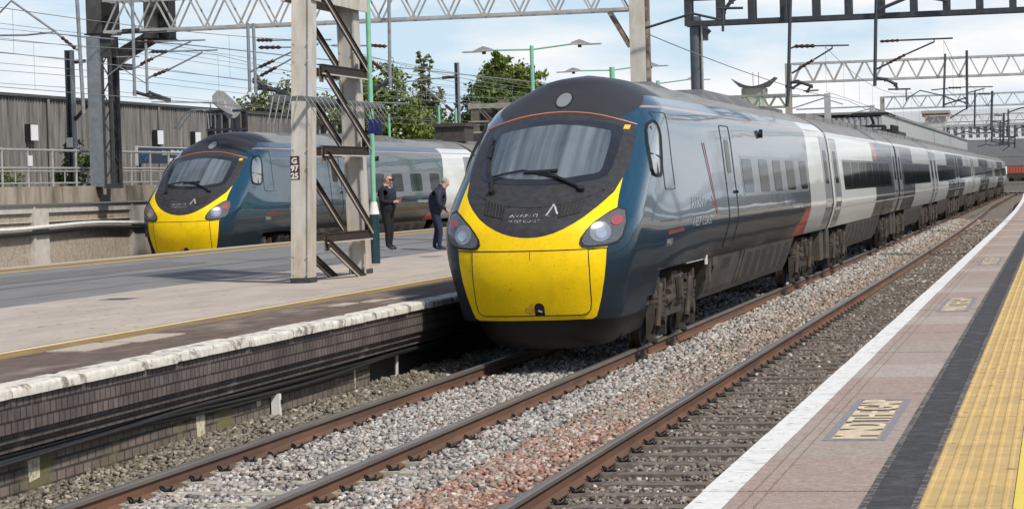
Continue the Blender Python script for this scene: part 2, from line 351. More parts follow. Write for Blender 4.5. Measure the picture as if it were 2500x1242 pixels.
# coping stones
m_cope = mat('flaking white coping', (.62,.58,.51), .85, var=.16, vscale=5, col2=(.22,.195,.165), c2=(.535,.62), bump=.5, bscale=12)
js = [6, 7.5, 9, 10.4, 11.9, 13.4, 14.9, 16.4, 17.86, 19.34, 20.77, 21.56, 23.66, 25.05, 26.51, 27.9, 28.9, 29.81, 30.77, 32.2, 33.7, 35.1, 36.6, 38, 39.5, 41]
def coping(y0, y1):
    b = MB(); d = random.uniform(-.008, .008); dx = random.uniform(-.01, .012); x0, x1, za, zb, r = -1.80, -1.50+dx, .712+d*.5, .80+d, .016
    prof = [(x0, za), (x1, za), (x1, zb-r*2), (x1-r*.4, zb-r*.8), (x1-r*1.3, zb-r*.15), (x1-r*2.4, zb), (x0, zb)]
    k = 12; ys = YS(y0+.016, y1-.016, k); n = len(prof); vs = []
    for i, y in enumerate(ys):
        e = .012 if i in (0, k) else 0
        for j, (px, pz) in enumerate(prof):
            w = random.uniform(-.0025, .0025); vs.append((px - e*(px > x0) + w*(px > x0), y, pz - e*(pz > za) + w*.5))
    b.add(vs, [(i*n+j, (i+1)*n+j, (i+1)*n+(j+1)%n, i*n+(j+1)%n) for i in range(k) for j in range(n)] + [tuple(range(n)), tuple(k*n+j for j in range(n))[::-1]])
    b.build('coping_stone', m_cope, o_plat, smooth=40)
for a, c in zip(js[:-1], js[1:]): coping(a, c)
b = MB(); b.bx(-1.80, -1.5, 41.01, 300, .712, .797); b.build('coping_stone', m_cope, o_plat, smooth=0)
b = MB(); b.bx(-1.9, -1.801, 6, 300, .701, .79); b.build('bedding', m_header, o_plat, smooth=0)
m_paver = mat('brown platform pavers', (.125,.086,.064), .9, var=.3, vscale=1.6, stretch=(1,.35,1), col2=(.21,.165,.13), c2=(.52,.66), bump=.2)
m_ochre = mat('worn ochre paint', (.27,.175,.06), .85, var=.2, vscale=1.4, stretch=(1,.4,1), col2=(.20,.14,.075), c2=(.45,.7))
m_cream_line = mat('cream line paint', (.74,.58,.31), .7, var=.08, vscale=3)
m_tarmac = mat('pinkish platform tarmac', (.45,.385,.325), .92, var=.10, vscale=.9, stretch=(1,.3,1), speck=((.20,.17,.15), 7, .66, .70), col2=(.375,.325,.28), c2=(.45,.68), bump=.25, bscale=60)
m_asphalt = mat('dark grey asphalt', (.185,.18,.18), .88, var=.10, vscale=.8, stretch=(1,.25,1), col2=(.215,.207,.20), c2=(.45,.65), bump=.25, bscale=60)
strip('platform_pavers', -3.02, -1.80, 6, 300, .793, m_paver)
strip('platform_edge_band', -3.36, -3.02, 6, 300, .795, m_ochre, .7945)
strip('safety_line', -3.47, -3.36, 6, 300, .7965, m_cream_line)
strip('platform_tarmac', -7.55, -3.47, 6, 300, .80, m_tarmac)
strip('platform_asphalt', -11.86, -7.55, 6, 300, .962, m_asphalt, .80)
strip('far_safety_line', -11.99, -11.86, 6, 300, .968, m_cream_line)
strip('far_edge_band', -12.9, -11.99, 6, 300, .966, m_ochre)
strip('far_coping', -13.42, -12.9, 6, 300, .97, mat('far coping', (.42,.37,.29), .8, var=.2), th=.16)
b = MB(); b.bx(-13.3, -12.0, 6, 300, .7, .955); b.build('far_edge_fill', m_paver, o_plat, smooth=0)
# repaired seam lines in the asphalt
strip('asphalt_seam', -9.62, -9.58, 6, 300, .885, mat('tar seam', (.06,.058,.058), .9, var=.3))
strip('asphalt_patch', -8.6, -7.7, 44, 52, .844, mat('newer asphalt patch', (.15,.145,.145), .9, var=.15), .811)
strip('asphalt_patch', -11.2, -10.2, 33, 47, .942, MATS['newer asphalt patch'], .905)
strip('asphalt_seam', -8.33, -8.31, 6, 300, .834, MATS['tar seam'])
for k in range(5): b = MB(); b.bx(-6.9, -6.5, 24+9*k, 24.5+9*k, .78, .803); tag(b.build('drain_cover', m_darksteel, smooth=0), 'small dark drain cover set into the island platform', 'drain cover', 'drain covers in the island platform')
# pale replacement slabs
m_slab = mat('pale paving slab', (.44,.37,.30), .9, var=.18, vscale=4)
for (xa, xb, ya, yb) in ((-3.0,-2.62,22.0,23.2),(-2.95,-2.55,23.3,24.6),(-2.62,-2.42,30.0,30.75),(-2.45,-2.25,30.9,31.6),(-2.3,-2.05,31.7,32.6)):
    tag(strip('paving_slab', xa, xb, ya, yb, .803, m_slab, kind='structure', th=.02), kind='structure')
# painted patches on the lower bricks
m_wpatch = mat('old white marker paint', (.62,.56,.40), .85, var=.25, vscale=14, col2=(.30,.26,.19), c2=(.5,.62))
for yc, zc, w, hh in ((18.72,.165,.13,.20),(22.72,.06,.13,.22),(24.5,.16,.09,.13),(28.1,.1,.04,.2)):
    b = MB(); pl = [(yc-w+.03, zc-hh), (yc+w-.02, zc-hh*.9), (yc+w, zc+hh*.5), (yc+w*.5, zc+hh), (yc-w*.4, zc+hh*.9), (yc-w, zc+hh*.2)]
    b.prism(pl, lambda y, z: (-1.742, y, z), lambda y, z: (-1.736, y, z)); b.build('marker_paint', m_wpatch, o_plat, smooth=0)
# cables slung along the wall
m_cable = mat('black cable sheath', (.018,.018,.019), .55, var=.3, vscale=6)
for i, (dx, z0, r) in enumerate(((-1.70,.262,.022),(-1.672,.232,.028),(-1.70,.212,.024),(-1.66,.198,.020),(-1.69,.178,.018))):
    b = MB(); ph = i*1.7
    b.tube([(dx+.012*math.sin(y*.8+ph), y, z0 + (.008+.005*i)*math.sin(y*.55+ph*.6) - .022*(abs(math.sin(y*.42+.12*i)))) for y in np.linspace(8, 60, 130)], r, 8)
    tag(b.build('cable', m_cable), 'thick black cable slung along the brick platform wall', 'cable', 'cables along the platform wall')
b = MB(); b.bx(-1.72, -1.63, 24.86, 24.93, -.12, .13); b.bx(-1.625, -1.60, 24.9, 24.95, .02, .07, 1)
tag(b.build('marker_post', [m_white, m_black], smooth=0), 'short white marker post standing in stones against the brick wall', 'marker post')
b = MB(); b.tube([(-1.75,30.0,-.2),(-1.75,30.05,.26)], .022, 8); b.bx(-1.80,-1.70,29.95,30.08,-.2,-.17)
tag(b.build('prop', mat('pale prop', (.5,.48,.45), .6)), 'thin pale prop holding up the far platform beside the dark opening', 'prop')
# ---- near (right) platform
m_nwhite = mat('white platform edge', (.74,.725,.70), .75, var=.10, vscale=6, speck=((.30,.27,.24), 16, .62, .70), col2=(.55,.52,.48), c2=(.52,.70), bump=.2)
m_nslab = mat('pinkish coping slab', (0.37, 0.305, 0.262), .9, var=.22, vscale=13, col2=(0.32, 0.255, 0.218), c2=(.40,.62), bump=.35, bscale=90)
m_nslab2 = mat('brown coping slab', (0.32, 0.235, 0.195), .9, var=.22, vscale=13, col2=(0.37, 0.29, 0.25), c2=(.40,.62), bump=.35, bscale=90)
m_nslab3 = mat('grey coping slab', (0.41, 0.355, 0.31), .9, var=.22, vscale=13, col2=(0.36, 0.3, 0.262), c2=(.40,.62), bump=.35, bscale=90)
m_tar = mat('black tar strip', (.045,.043,.045), .9, var=.3, vscale=5, col2=(.09,.085,.085), c2=(.5,.7), bump=.5)
core = MB(); ys = YS(3, 300, 60)
core_o = strip('near_platform', 4.86, 16, 3, 300, PT-.03, mat('near wall', (.035,.03,.028), .9), bend=True, th=1.2)
slab_joints = [3, 4.4, 5.8, 7.2, 8.6, 10.0, 11.35]; y = 11.35
while y < 100: y += 1.30 if len(slab_joints)%3 else 1.22; slab_joints.append(y)
for i, (a, c) in enumerate(zip(slab_joints[:-1], slab_joints[1:])):
    s = sh2(a); x0 = 4.78+s; b = MB(); dz = random.uniform(-.003, .003)
    b.bx(x0, x0+.165, a+.005, c-.005, PT-.14, PT+dz, 0)
    b.bx(x0+.165, x0+.235, a+.005, c-.005, PT-.06, PT+dz, 1); b.bx(x0+.247, x0+.300, a+.005, c-.005, PT-.06, PT+dz, 1); b.bx(x0+.312, 5.575+s, a+.005, c-.005, PT-.06, PT+dz, 1)
    b.bx(x0+.235, x0+.312, a+.005, c-.005, PT-.06, PT+dz-.012, 1)
    o = b.build('coping_slab', [m_nwhite, (m_nslab, m_nslab2, m_nslab, m_nslab3, m_nslab2)[(i*7+1) % 5] if i != 6 else m_nslab2], core_o, smooth=0)
strip('near_coping_far', 4.78, 5.575, slab_joints[-1], 300, PT, m_nslab, bend=True)
strip('near_white_far', 4.775, 4.945, slab_joints[-1], 300, PT+.003, m_nwhite, bend=True)
strip('tar_strip', 5.575, 5.775, 3, 300, PT+.001, m_tar, bend=True)
m_tare = mat('ragged tar edge', (.05,.047,.047), .9, var=.3, vscale=19, col2=(.20,.17,.15), c2=(.44,.60))
strip('tar_edge', 5.545, 5.58, 3, 120, PT+.0042, m_tare, bend=True); strip('tar_edge', 5.768, 5.80, 3, 120, PT+.0052, m_tare, bend=True)
# tactile paving with real blisters near the camera
m_tact = mat('yellow tactile paving', (.54,.375,.15), .85, var=.10, vscale=1.5, speck=((.24,.17,.08), 9, .64, .72), col2=(.46,.325,.14), c2=(.45,.7), bump=.2)
m_joint = mat('tactile joint', (.26,.19,.10), .9)
strip('tactile_bed', 5.775, 6.2, 3, 300, PT-.004, m_joint, bend=True)
y = 9.6; b = MB()
while y < 62:
    s = sh2(y); dz = random.uniform(-.002, .002); b.bx(5.779+s, 6.196+s, y+.004, y+.396, PT-.02, PT+.002+dz)
    if y < 40:
        for i in range(6):
            for j in range(6):
                cx_, cy_ = 5.779+s+.0348+i*.0695, y+.0335+j*.0666; k = 6; z0 = PT+.002+dz
                ring = lambda r, z: [(cx_+r*math.cos(2*math.pi*q/k), cy_+r*math.sin(2*math.pi*q/k), z) for q in range(k)]
                b.add(ring(.018, z0)+ring(.011, z0+.005), [(q, (q+1)%k, k+(q+1)%k, k+q) for q in range(k)]+[tuple(range(k, 2*k))])
    y += .40
tag(b.build('tactile_paving', m_tact, smooth=0), kind='structure')
strip('tactile_far', 5.78, 6.195, 62, 300, PT+.003, m_tact, bend=True)
strip('near_yellow_line', 6.2, 6.32, 3, 300, PT+.003, mat('flaking yellow line', (.72,.56,.10), .75, col2=(.16,.14,.11), vscale=14, c2=(.62,.68)), bend=True)
strip('near_tarmac', 6.32, 16, 3, 300, PT, m_tarmac, bend=True)
# MIND THE GAP lettering
m_let = mat('faded cream lettering', (.70,.58,.41), .8, var=.15, vscale=10)
m_letbg = mat('grey blue lettering border', (.23,.22,.24), .85, var=.15, vscale=8)
def mind(y0, y1, alpha=True):
    s = sh2(y0); b = MB(); w = .035
    for (xa, xb, ya, yb) in ((5.13,5.165,y0,y1),(5.435,5.47,y0,y1),(5.165,5.435,y0,y0+.05),(5.165,5.435,y1-.05,y1)): b.bx(xa+s, xb+s, ya, yb, PT-.005, PT+.0055, 1)
    vs, fs = text_geo('MIND THE GAP', 1.0, 'LEFT', 0); vx = np.array(vs); lo, hi = vx.min(0), vx.max(0)
    for q in range(5): b.add([(5.425+s-(v[1]-lo[1])/(hi[1]-lo[1])*.25, y0+.09+(q-2)*.011+(v[0]-lo[0])/(hi[0]-lo[0])*(y1-y0-.18), PT+.0058+q*.0004) for v in vs], fs, 0)
    return b.build('platform_lettering', [m_let, m_letbg], smooth=0)
for a, c, lb in ((13.5,16.0,'faded MIND THE GAP lettering on the platform slabs nearest the camera'),(26.2,29.0,'second MIND THE GAP lettering along the platform edge, almost worn away'),(39.5,42.4,'third and smallest MIND THE GAP lettering, far along the platform')):
    tag(mind(a, c), lb, 'lettering', 'MIND THE GAP letterings')
# ---------------------------------------------------------------- train
WZ = np.array([[.15,.85],[.6,1.04],[.8,1.09],[1.05,1.17],[1.34,1.285],[1.6,1.362],[1.75,1.365],[2.0,1.345],[2.4,1.305],[2.85,1.26],[3.15,1.215],[3.25,1.17],[3.32,1.11],[3.45,.95],[3.58,.74],[3.67,.54],[3.73,.3],[3.755,.12],[3.76,.03]])
ZK = np.array([.15,.55,.8,1.1,1.5,1.75,2.0,2.35,2.7,3.05,3.35,3.55,3.7,3.76])
YC = np.array([30.5,30.17,30.05,29.95,29.95,30.03,30.29,30.86,31.38,32.0,32.62,33.06,33.55,34.3])-29.95
AK = np.array([.55,1.2,1.8,2.4,3.0,3.4,3.76]); AV = np.array([.62,.83,1.05,1.15,1.32,1.5,1.52]); NN = 2.5
def herm(x, xk, yk):
    x = np.clip(x, xk[0], xk[-1]); m_ = np.gradient(yk, xk)
    i = np.clip(np.searchsorted(xk, x)-1, 0, len(xk)-2); h = xk[i+1]-xk[i]; t = (x-xk[i])/h
    return (2*t**3-3*t**2+1)*yk[i]+(t**3-2*t**2+t)*h*m_[i]+(-2*t**3+3*t**2)*yk[i+1]+(t**3-t**2)*h*m_[i+1]
def smooth_prof(z):   # smoothed half width of the body at height z
    if z > 3.2 or z < .9: return np.interp(z, WZ[:,0], WZ[:,1])
    d = np.linspace(-.09, .09, 7); return float(np.mean(np.interp(z+d, WZ[:,0], WZ[:,1])))
def nfac(z): return np.interp(z, [.6,1.6,3.0], [.99,.915,.97])
def Wn(z): return smooth_prof(z)*nfac(z)
def nose_y(X, z):
    s = min(abs(X)/Wn(z), .9999); return float(herm(z, ZK, YC)+herm(z, AK, AV)*(1-(1-s**NN)**(1/NN)))
def nose_pt(X, z, off=0.):
    e = .01; p = np.array([X, nose_y(X, z), z])
    dx = np.array([2*e, nose_y(X+e, z)-nose_y(X-e, z), 0]); dz = np.array([0, nose_y(X, z+e)-nose_y(X, z-e), 2*e])
    n = np.cross(dx, dz); n /= np.linalg.norm(n); return tuple(p+n*off)
def side_x(y, z):      # body half width at distance y behind the nose
    yc = float(herm(z, ZK, YC)); a = float(herm(z, AK, AV))
    if y < yc+a:
        u = min(max((y-yc)/a, 0), 1); return Wn(z)*(1-(1-u)**NN)**(1/NN)
    u = min(max((y-yc-a)/4.0, 0), 1); u = u*u*(3-2*u); return smooth_prof(z)*(nfac(z)*(1-u)+u)
def plain_x(y, z): return smooth_prof(z)
def patch(name, outline, fn, mats, parent, res=.05, off=.004, rim=.012, m=0, mb=None, holes=None):
    """thin shell patch lying on a curved surface; outline in 2d, fn(u,v,off) -> 3d"""
    P = [Vector(p) for p in outline]; O = []
    for i, p in enumerate(P):
        q = P[(i+1) % len(P)]; k = max(1, int((q-p).length/res))
        O += [p.lerp(q, j/k) for j in range(k)]
    n = len(O); xs = [p.x for p in O]; ys_ = [p.y for p in O]; pts = []
    def inside(x, y):
        c = False; j = n-1
        for i in range(n):
            if (O[i].y > y) != (O[j].y > y) and x < (O[j].x-O[i].x)*(y-O[i].y)/(O[j].y-O[i].y)+O[i].x: c = not c
            j = i
        return c
    nx = int((max(xs)-min(xs))/res); ny = int((max(ys_)-min(ys_))/res)
    for i in range(1, nx+1):
        for j in range(1, ny+1):
            x = min(xs)+i*res; y = min(ys_)+j*res
            if inside(x, y) and min((o.x-x)**2+(o.y-y)**2 for o in O) > (res*.4)**2: pts.append(Vector((x, y)))
    vs, es, fs, *_ = delaunay_2d_cdt(O+pts, [(i, (i+1) % n) for i in range(n)], [list(range(n))], 1, 1e-5)
    b = mb or MB(); base = len(b.v)
    top = [fn(v.x, v.y, off) for v in vs]; F = []
    for f in fs:
        a_, b_, c_ = (Vector(top[i]) for i in f[:3]); F.append(list(f))
    b.add(top, F, m)
    # rim skirt
    bot = [fn(p.x, p.y, off-rim) for p in O]; tp = [fn(p.x, p.y, off) for p in O]
    b.add(tp+bot, [(i, (i+1) % n, n+(i+1) % n, n+i) for i in range(n)], m)
    if mb: return b
    return b.build(name, mats, parent, smooth=50)
def mirror(half): return half + [(-x, z) for x, z in half[::-1] if abs(x) > 1e-6]
def circ(cx_, cz, r, n=20, sx=1): return [(cx_+sx*r*math.cos(2*math.pi*i/n), cz+r*math.sin(2*math.pi*i/n)) for i in range(n)]
def noseF(X, z, off): return nose_pt(X, z, off)
def sideF(sg, fx=side_x):
    return lambda y, z, off: (sg*(fx(y, z)+off), y, z)
# --- train paint
def train_paint(name, build, cw=.75, cior=1.55, ior=1.3, dcol=(.034,.028,.023), dstr=.8):
    M = bpy.data.materials.new(name); M.use_nodes = True; t = M.node_tree; p = t.nodes['Principled BSDF']
    c = N(t, 'ShaderNodeTexCoord'); sx = N(t, 'ShaderNodeSeparateXYZ'); t.links.new(c.outputs['Object'], sx.inputs[0])
    S = {'x': sx.outputs[0], 'y': sx.outputs[1], 'z': sx.outputs[2], 'o': c.outputs['Object']}
    def mth(op, a, b_=None, c_=None, clamp=False):
        n = N(t, 'ShaderNodeMath', operation=op, use_clamp=clamp)
        for i, v in enumerate((a, b_, c_)):
            if v is None: continue
            if isinstance(v, (int, float)): n.inputs[i].default_value = v
            else: t.links.new(v, n.inputs[i])
        return n.outputs[0]
    def step_(v, e, w=.01): return mth('MULTIPLY_ADD', mth('SUBTRACT', v, e), 1/w, .5, True)
    def mixc(f, a, b_):
        n = N(t, 'ShaderNodeMix', data_type='RGBA')
        t.links.new(f, n.inputs[0])
        for i, v in ((6, a), (7, b_)):
            if isinstance(v, tuple): n.inputs[i].default_value = (*v, 1)
            else: t.links.new(v, n.inputs[i])
        return n.outputs[2]
    def noise(sc, st=(1,1,1), det=5):
        mm = N(t, 'ShaderNodeMapping'); mm.inputs['Scale'].default_value = st; t.links.new(S['o'], mm.inputs[0])
        n = N(t, 'ShaderNodeTexNoise'); n.inputs['Scale'].default_value = sc; n.inputs['Detail'].default_value = det; t.links.new(mm.outputs[0], n.inputs['Vector']); return n.outputs[0]
    col, rough, coat = build(S, mth, step_, mixc, noise)
    t.links.new(mth('MULTIPLY_ADD', coat, .4, .1), p.inputs['Specular IOR Level'])
    # road dirt on the lowest part and on the roof
    dirt = mth('MULTIPLY', mth('SUBTRACT', 1, step_(S['z'], 1.42, .75)), mth('MULTIPLY_ADD', noise(1.2, (1,.25,1.5)), 1.2, .35, True), None, True)
    coat = mth('MULTIPLY', coat, mth('MULTIPLY_ADD', dirt, -1, 1))
    col = mixc(mth('MULTIPLY', dirt, dstr), col, dcol)
    t.links.new(col, p.inputs['Base Color'])
    rr = mth('ADD', rough, mth('MULTIPLY', dirt, .3)); t.links.new(rr, p.inputs['Roughness'])
    t.links.new(mth('MULTIPLY', coat, cw), p.inputs['Coat Weight']); p.inputs['Coat Roughness'].default_value = .05; p.inputs['Coat IOR'].default_value = cior; t.links.new(mth('MULTIPLY_ADD', dirt, 1.06-ior, ior), p.inputs['IOR'])
    # panels are not optically flat
    nb = noise(.55, (1,.6,2.2), 2); bp = N(t, 'ShaderNodeBump'); bp.inputs['Strength'].default_value = .22; bp.inputs['Distance'].default_value = .05
    t.links.new(nb, bp.inputs['Height']); t.links.new(bp.outputs[0], p.inputs['Normal']); t.links.new(bp.outputs[0], p.inputs['Coat Normal'])
    return M
TEAL = (.004,.046,.088); CHAR = (.040,.040,.044); GREYROOF = (.17,.165,.16); WHITE = (.80,.81,.76); NAVY = (.012,.017,.036); ORANGE = (.62,.09,.05)
def p_driving(S, mth, step_, mixc, noise):
    y, z = S['y'], S['z']
    col = mixc(step_(mth('ADD', y, mth('MULTIPLY', noise(.3), 2.)), 9.5, 7.), TEAL, (.020,.028,.040))
    col = mixc(step_(mth('MULTIPLY_ADD', z, -.25, y), 21.45, .03), col, WHITE)     # white rear end
    # orange wedge at the foot of the white panel
    wedge = mth('MULTIPLY', mth('MULTIPLY', step_(y, mth('MULTIPLY_ADD', z, 2.6, 16.65), .03), mth('SUBTRACT', 1, step_(mth('MULTIPLY_ADD', z, -.25, y), 21.45, .03))), mth('SUBTRACT', 1, step_(z, 1.62, .02)))
    wedge = mth('MULTIPLY', wedge, step_(y, 19.3, .02))
    col = mixc(wedge, col, ORANGE)
    col = mixc(mth('SUBTRACT', 1, step_(mth('ABSOLUTE', mth('SUBTRACT', z, 3.262)), .016, .006)), col, (.50,.25,.19))   # pink-orange line under the roof
    # roof: charcoal near the cab, grubby grey behind
    edge = mth('MULTIPLY_ADD', step_(y, 2.9, 1.5), .385, 3.045)
    roofc = mixc(step_(mth('ADD', y, noise(1.5)), 5.4, .5), CHAR, mixc(noise(2.2, (1,.3,1)), (.17,.167,.162), (.28,.275,.265)))
    roof = step_(z, edge, .015); col = mixc(roof, col, roofc)
    rough = mth('MULTIPLY_ADD', roof, .25, .22); coat = mth('SUBTRACT', 1, mth('MULTIPLY', roof, .8))
    return col, rough, coat
def p_carriage(kind):
    def f(S, mth, step_, mixc, noise):
        y, z = S['y'], S['z']; inv = lambda v: mth('SUBTRACT', 1, v)
        sw = step_(y, 13.3, .04)
        low = mth('MULTIPLY', inv(step_(z, 1.86, .01)), 1)
        if kind == 0:   # white first half, navy second half, orange flash at the top
            col = mixc(sw, WHITE, NAVY)
            col = mixc(mth('MULTIPLY', mth('MULTIPLY', step_(mth('MULTIPLY_ADD', z, 1.6, y), 18.2, .05), inv(step_(mth('MULTIPLY_ADD', z, 1.6, y), 19.5, .05))), step_(z, 2.72, .01)), col, ORANGE)
        elif kind == 1:
            col = mixc(step_(y, 8.8, .04), NAVY, (.52,.53,.51))
        else:
            col = mixc(step_(y, 12.5, .04), (.56,.57,.55), NAVY)
        col = mixc(mth('SUBTRACT', 1, step_(mth('ABSOLUTE', mth('SUBTRACT', z, 1.52)), .02, .008)), col, (.62,.62,.58))
        roof = step_(z, 3.285, .012)
        col = mixc(mth('MULTIPLY', step_(z, 3.2, .012), 1), col, (.60,.59,.57))
        col = mixc(roof, col, mixc(noise(2.2, (1,.3,1)), (.16,.158,.155), (.27,.265,.255)))
        return col, mth('MULTIPLY_ADD', roof, .3, .2), inv(mth('MULTIPLY', roof, .8))
    return f
m_drv = train_paint('driving car paint', p_driving)
m_cars = [train_paint('carriage paint white to navy', p_carriage(0), .5, 1.3, 1.2, (.24,.19,.14), .65), train_paint('carriage paint navy to grey', p_carriage(1), .4, 1.3, 1.2, (.10,.08,.06), .6), train_paint('carriage paint grey to navy', p_carriage(2), .4, 1.3, 1.2, (.10,.08,.06), .6)]
m_yellow = mat('warning yellow paint', (.95,.63,.002), .5, var=.05, vscale=2.5, col2=(.84,.53,.004), c2=(.5,.75), coat=.05, spec=.25, speck=((.42,.25,.01), 38, .64, .74))
m_mask = mat('matt charcoal mask', (.040,.039,.042), .5, var=.25, vscale=4, coat=.08, spec=.25)
m_seam = mat('panel seam', (.012,.010,.008), .7)
m_glass = mat('dark tinted glass', (.012,.015,.018), .04, coat=1, spec=.8)
m_sideglass = mat('side window glass', (.016,.02,.02), .05, coat=.12, spec=.2, ior=1.15, var=.6, vscale=1.3)
m_under = mat('underframe grime', (.062,.048,.038), .9, var=.4, vscale=2.2, col2=(.030,.025,.021), c2=(.45,.65))
m_skirt = mat('grimy skirt panel', (.082,.065,.052), .8, var=.25, vscale=1.1, stretch=(1,.4,1.6), col2=(.048,.039,.032), c2=(.45,.7))
m_skirt_dk = mat('grille dark', (.032,.027,.024), .85, var=.2)
m_doorgrey = mat('grey door paint', (.20,.205,.205), .3, var=.12, vscale=2, coat=.6)
m_wheel = mat('wheel steel', (.05,.042,.036), .7, .3, var=.3, vscale=6)
m_orange = mat('orange line', (.50,.17,.085), .5)
def screen_mat():  # upright pale stripes painted into the glass colour as reflections
    M = bpy.data.materials.new('cab windscreen with painted reflections'); M.use_nodes = True; t = M.node_tree; p = t.nodes['Principled BSDF']
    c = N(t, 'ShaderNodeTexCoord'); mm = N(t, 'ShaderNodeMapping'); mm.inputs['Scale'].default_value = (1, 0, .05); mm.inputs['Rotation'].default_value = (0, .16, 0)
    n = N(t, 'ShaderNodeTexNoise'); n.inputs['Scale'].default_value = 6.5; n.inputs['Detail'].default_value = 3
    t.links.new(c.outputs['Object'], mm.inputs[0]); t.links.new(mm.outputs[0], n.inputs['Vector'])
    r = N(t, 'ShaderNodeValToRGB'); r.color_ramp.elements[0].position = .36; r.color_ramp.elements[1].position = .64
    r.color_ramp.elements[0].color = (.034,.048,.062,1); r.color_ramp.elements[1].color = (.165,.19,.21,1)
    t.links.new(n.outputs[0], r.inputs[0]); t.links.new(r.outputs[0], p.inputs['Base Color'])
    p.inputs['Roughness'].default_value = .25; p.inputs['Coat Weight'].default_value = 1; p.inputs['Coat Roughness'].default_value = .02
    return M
m_screen = screen_mat()
m_lamp = mat('headlamp lens', (.10,.105,.115), .2, coat=.6, var=.25, vscale=14)
m_refl = mat('lamp reflector', (.72,.72,.72), .12, .9)
m_red = mat('red lamp lens', (.33,.07,.08), .25, coat=.5)
m_label = mat('cream label', (.6,.58,.5), .5)
# --- bogie and wheel meshes shared by every vehicle
def bogie_mb():
    b = MB(); r = random.Random(3)
    for sg in (-1, 1):
        X = sg*.98
        b.bx(X-.07, X+.07, -1.75, 1.75, .50, .66); b.bx(X-.06, X+.06, -.75, .75, .38, .52)
        for a in (-1.35, 1.35):
            b.bx(X-.09, X+.10, a-.20, a+.20, .28, .56); b.tube([(X+.02, a-.36, .36), (X+.02, a-.36, .78)], .085, 12); b.tube([(X+.02, a+.36, .36), (X+.02, a+.36, .78)], .085, 12)
            for k in range(5):
                for d in (-.36, .36): b.tube([(X+.02, a+d, .40+k*.07), (X+.02, a+d, .425+k*.07)], .10, 12)
            b.tube([(X+.10, a, .42), (X+.16, a, .42)], .12, 12); b.tube([(X+.13, a-.55, .30), (X+.12, a-.18, .86)], .04, 8)
            b.bx(X-.03, X+.08, a-.52, a-.44, .12, .62); b.bx(X-.03, X+.08, a+.44, a+.52, .14, .60); b.bar((X, a-.5, .16), (X, a-.05, .12), .05, .06)
            b.tube([(X+.05, a-.62, .15), (X+.05, a-.35, .10)], .05, 8)
        b.bx(X-.12, X+.09, -.28, .28, .60, .98); b.tube([(X+.06, -.5, .70), (X+.06, .62, .92)], .055, 10); b.tube([(X+.08, -.95, .60), (X+.08, -.3, .62)], .06, 10)
        for k in range(12):
            yy = r.uniform(-1.7, 1.7); zz = r.uniform(.3, .95); q = r.uniform(.04, .1); b.bx(X-.02, X+.09+r.uniform(0, .05), yy-q, yy+q, zz-q, zz+q)
        for k in range(5):
            yy = r.uniform(-1.6, 1.3); b.tube([(X+.12, yy, .9), (X+.13, yy+.1, .6), (X+.12, yy+.28, .55), (X+.11, yy+.35, .85)], .016, 6)
    b.bx(-.95, .95, -.35, .35, .35, .9); b.bx(-.9, .9, -1.6, 1.6, .55, .75)
    return b
def wheel_mb():
    b = MB(); n = 36
    prof = [(.0,.065),(.16,.06),(.18,.02),(.34,.02),(.37,.065),(.415,.066),(.42,-.055),(.45,-.06),(.45,-.085),(.0,-.085)]
    vs = [(x, r*math.cos(2*math.pi*k/n), r*math.sin(2*math.pi*k/n)) for r, x in prof for k in range(n)]
    b.add(vs, [(i*n+k, i*n+(k+1)%n, (i+1)*n+(k+1)%n, (i+1)*n+k) for i in range(len(prof)-1) for k in range(n)]); return b
bog0 = bogie_mb().build('bogie', m_under); whl0 = wheel_mb().build('wheel', m_wheel)
def add_bogie(parent, yc, dz=0.):
    o = bog0.copy(); COL.objects.link(o); o.parent = parent; o.location = (0, yc, 0)
    for a in (-1.38, 1.38):
        for sg in (-1, 1):
            w = whl0.copy(); COL.objects.link(w); w.parent = parent; w.location = (sg*.7525, yc+a, .425); w.rotation_euler = (.3*a, 0, 0 if sg > 0 else math.pi)
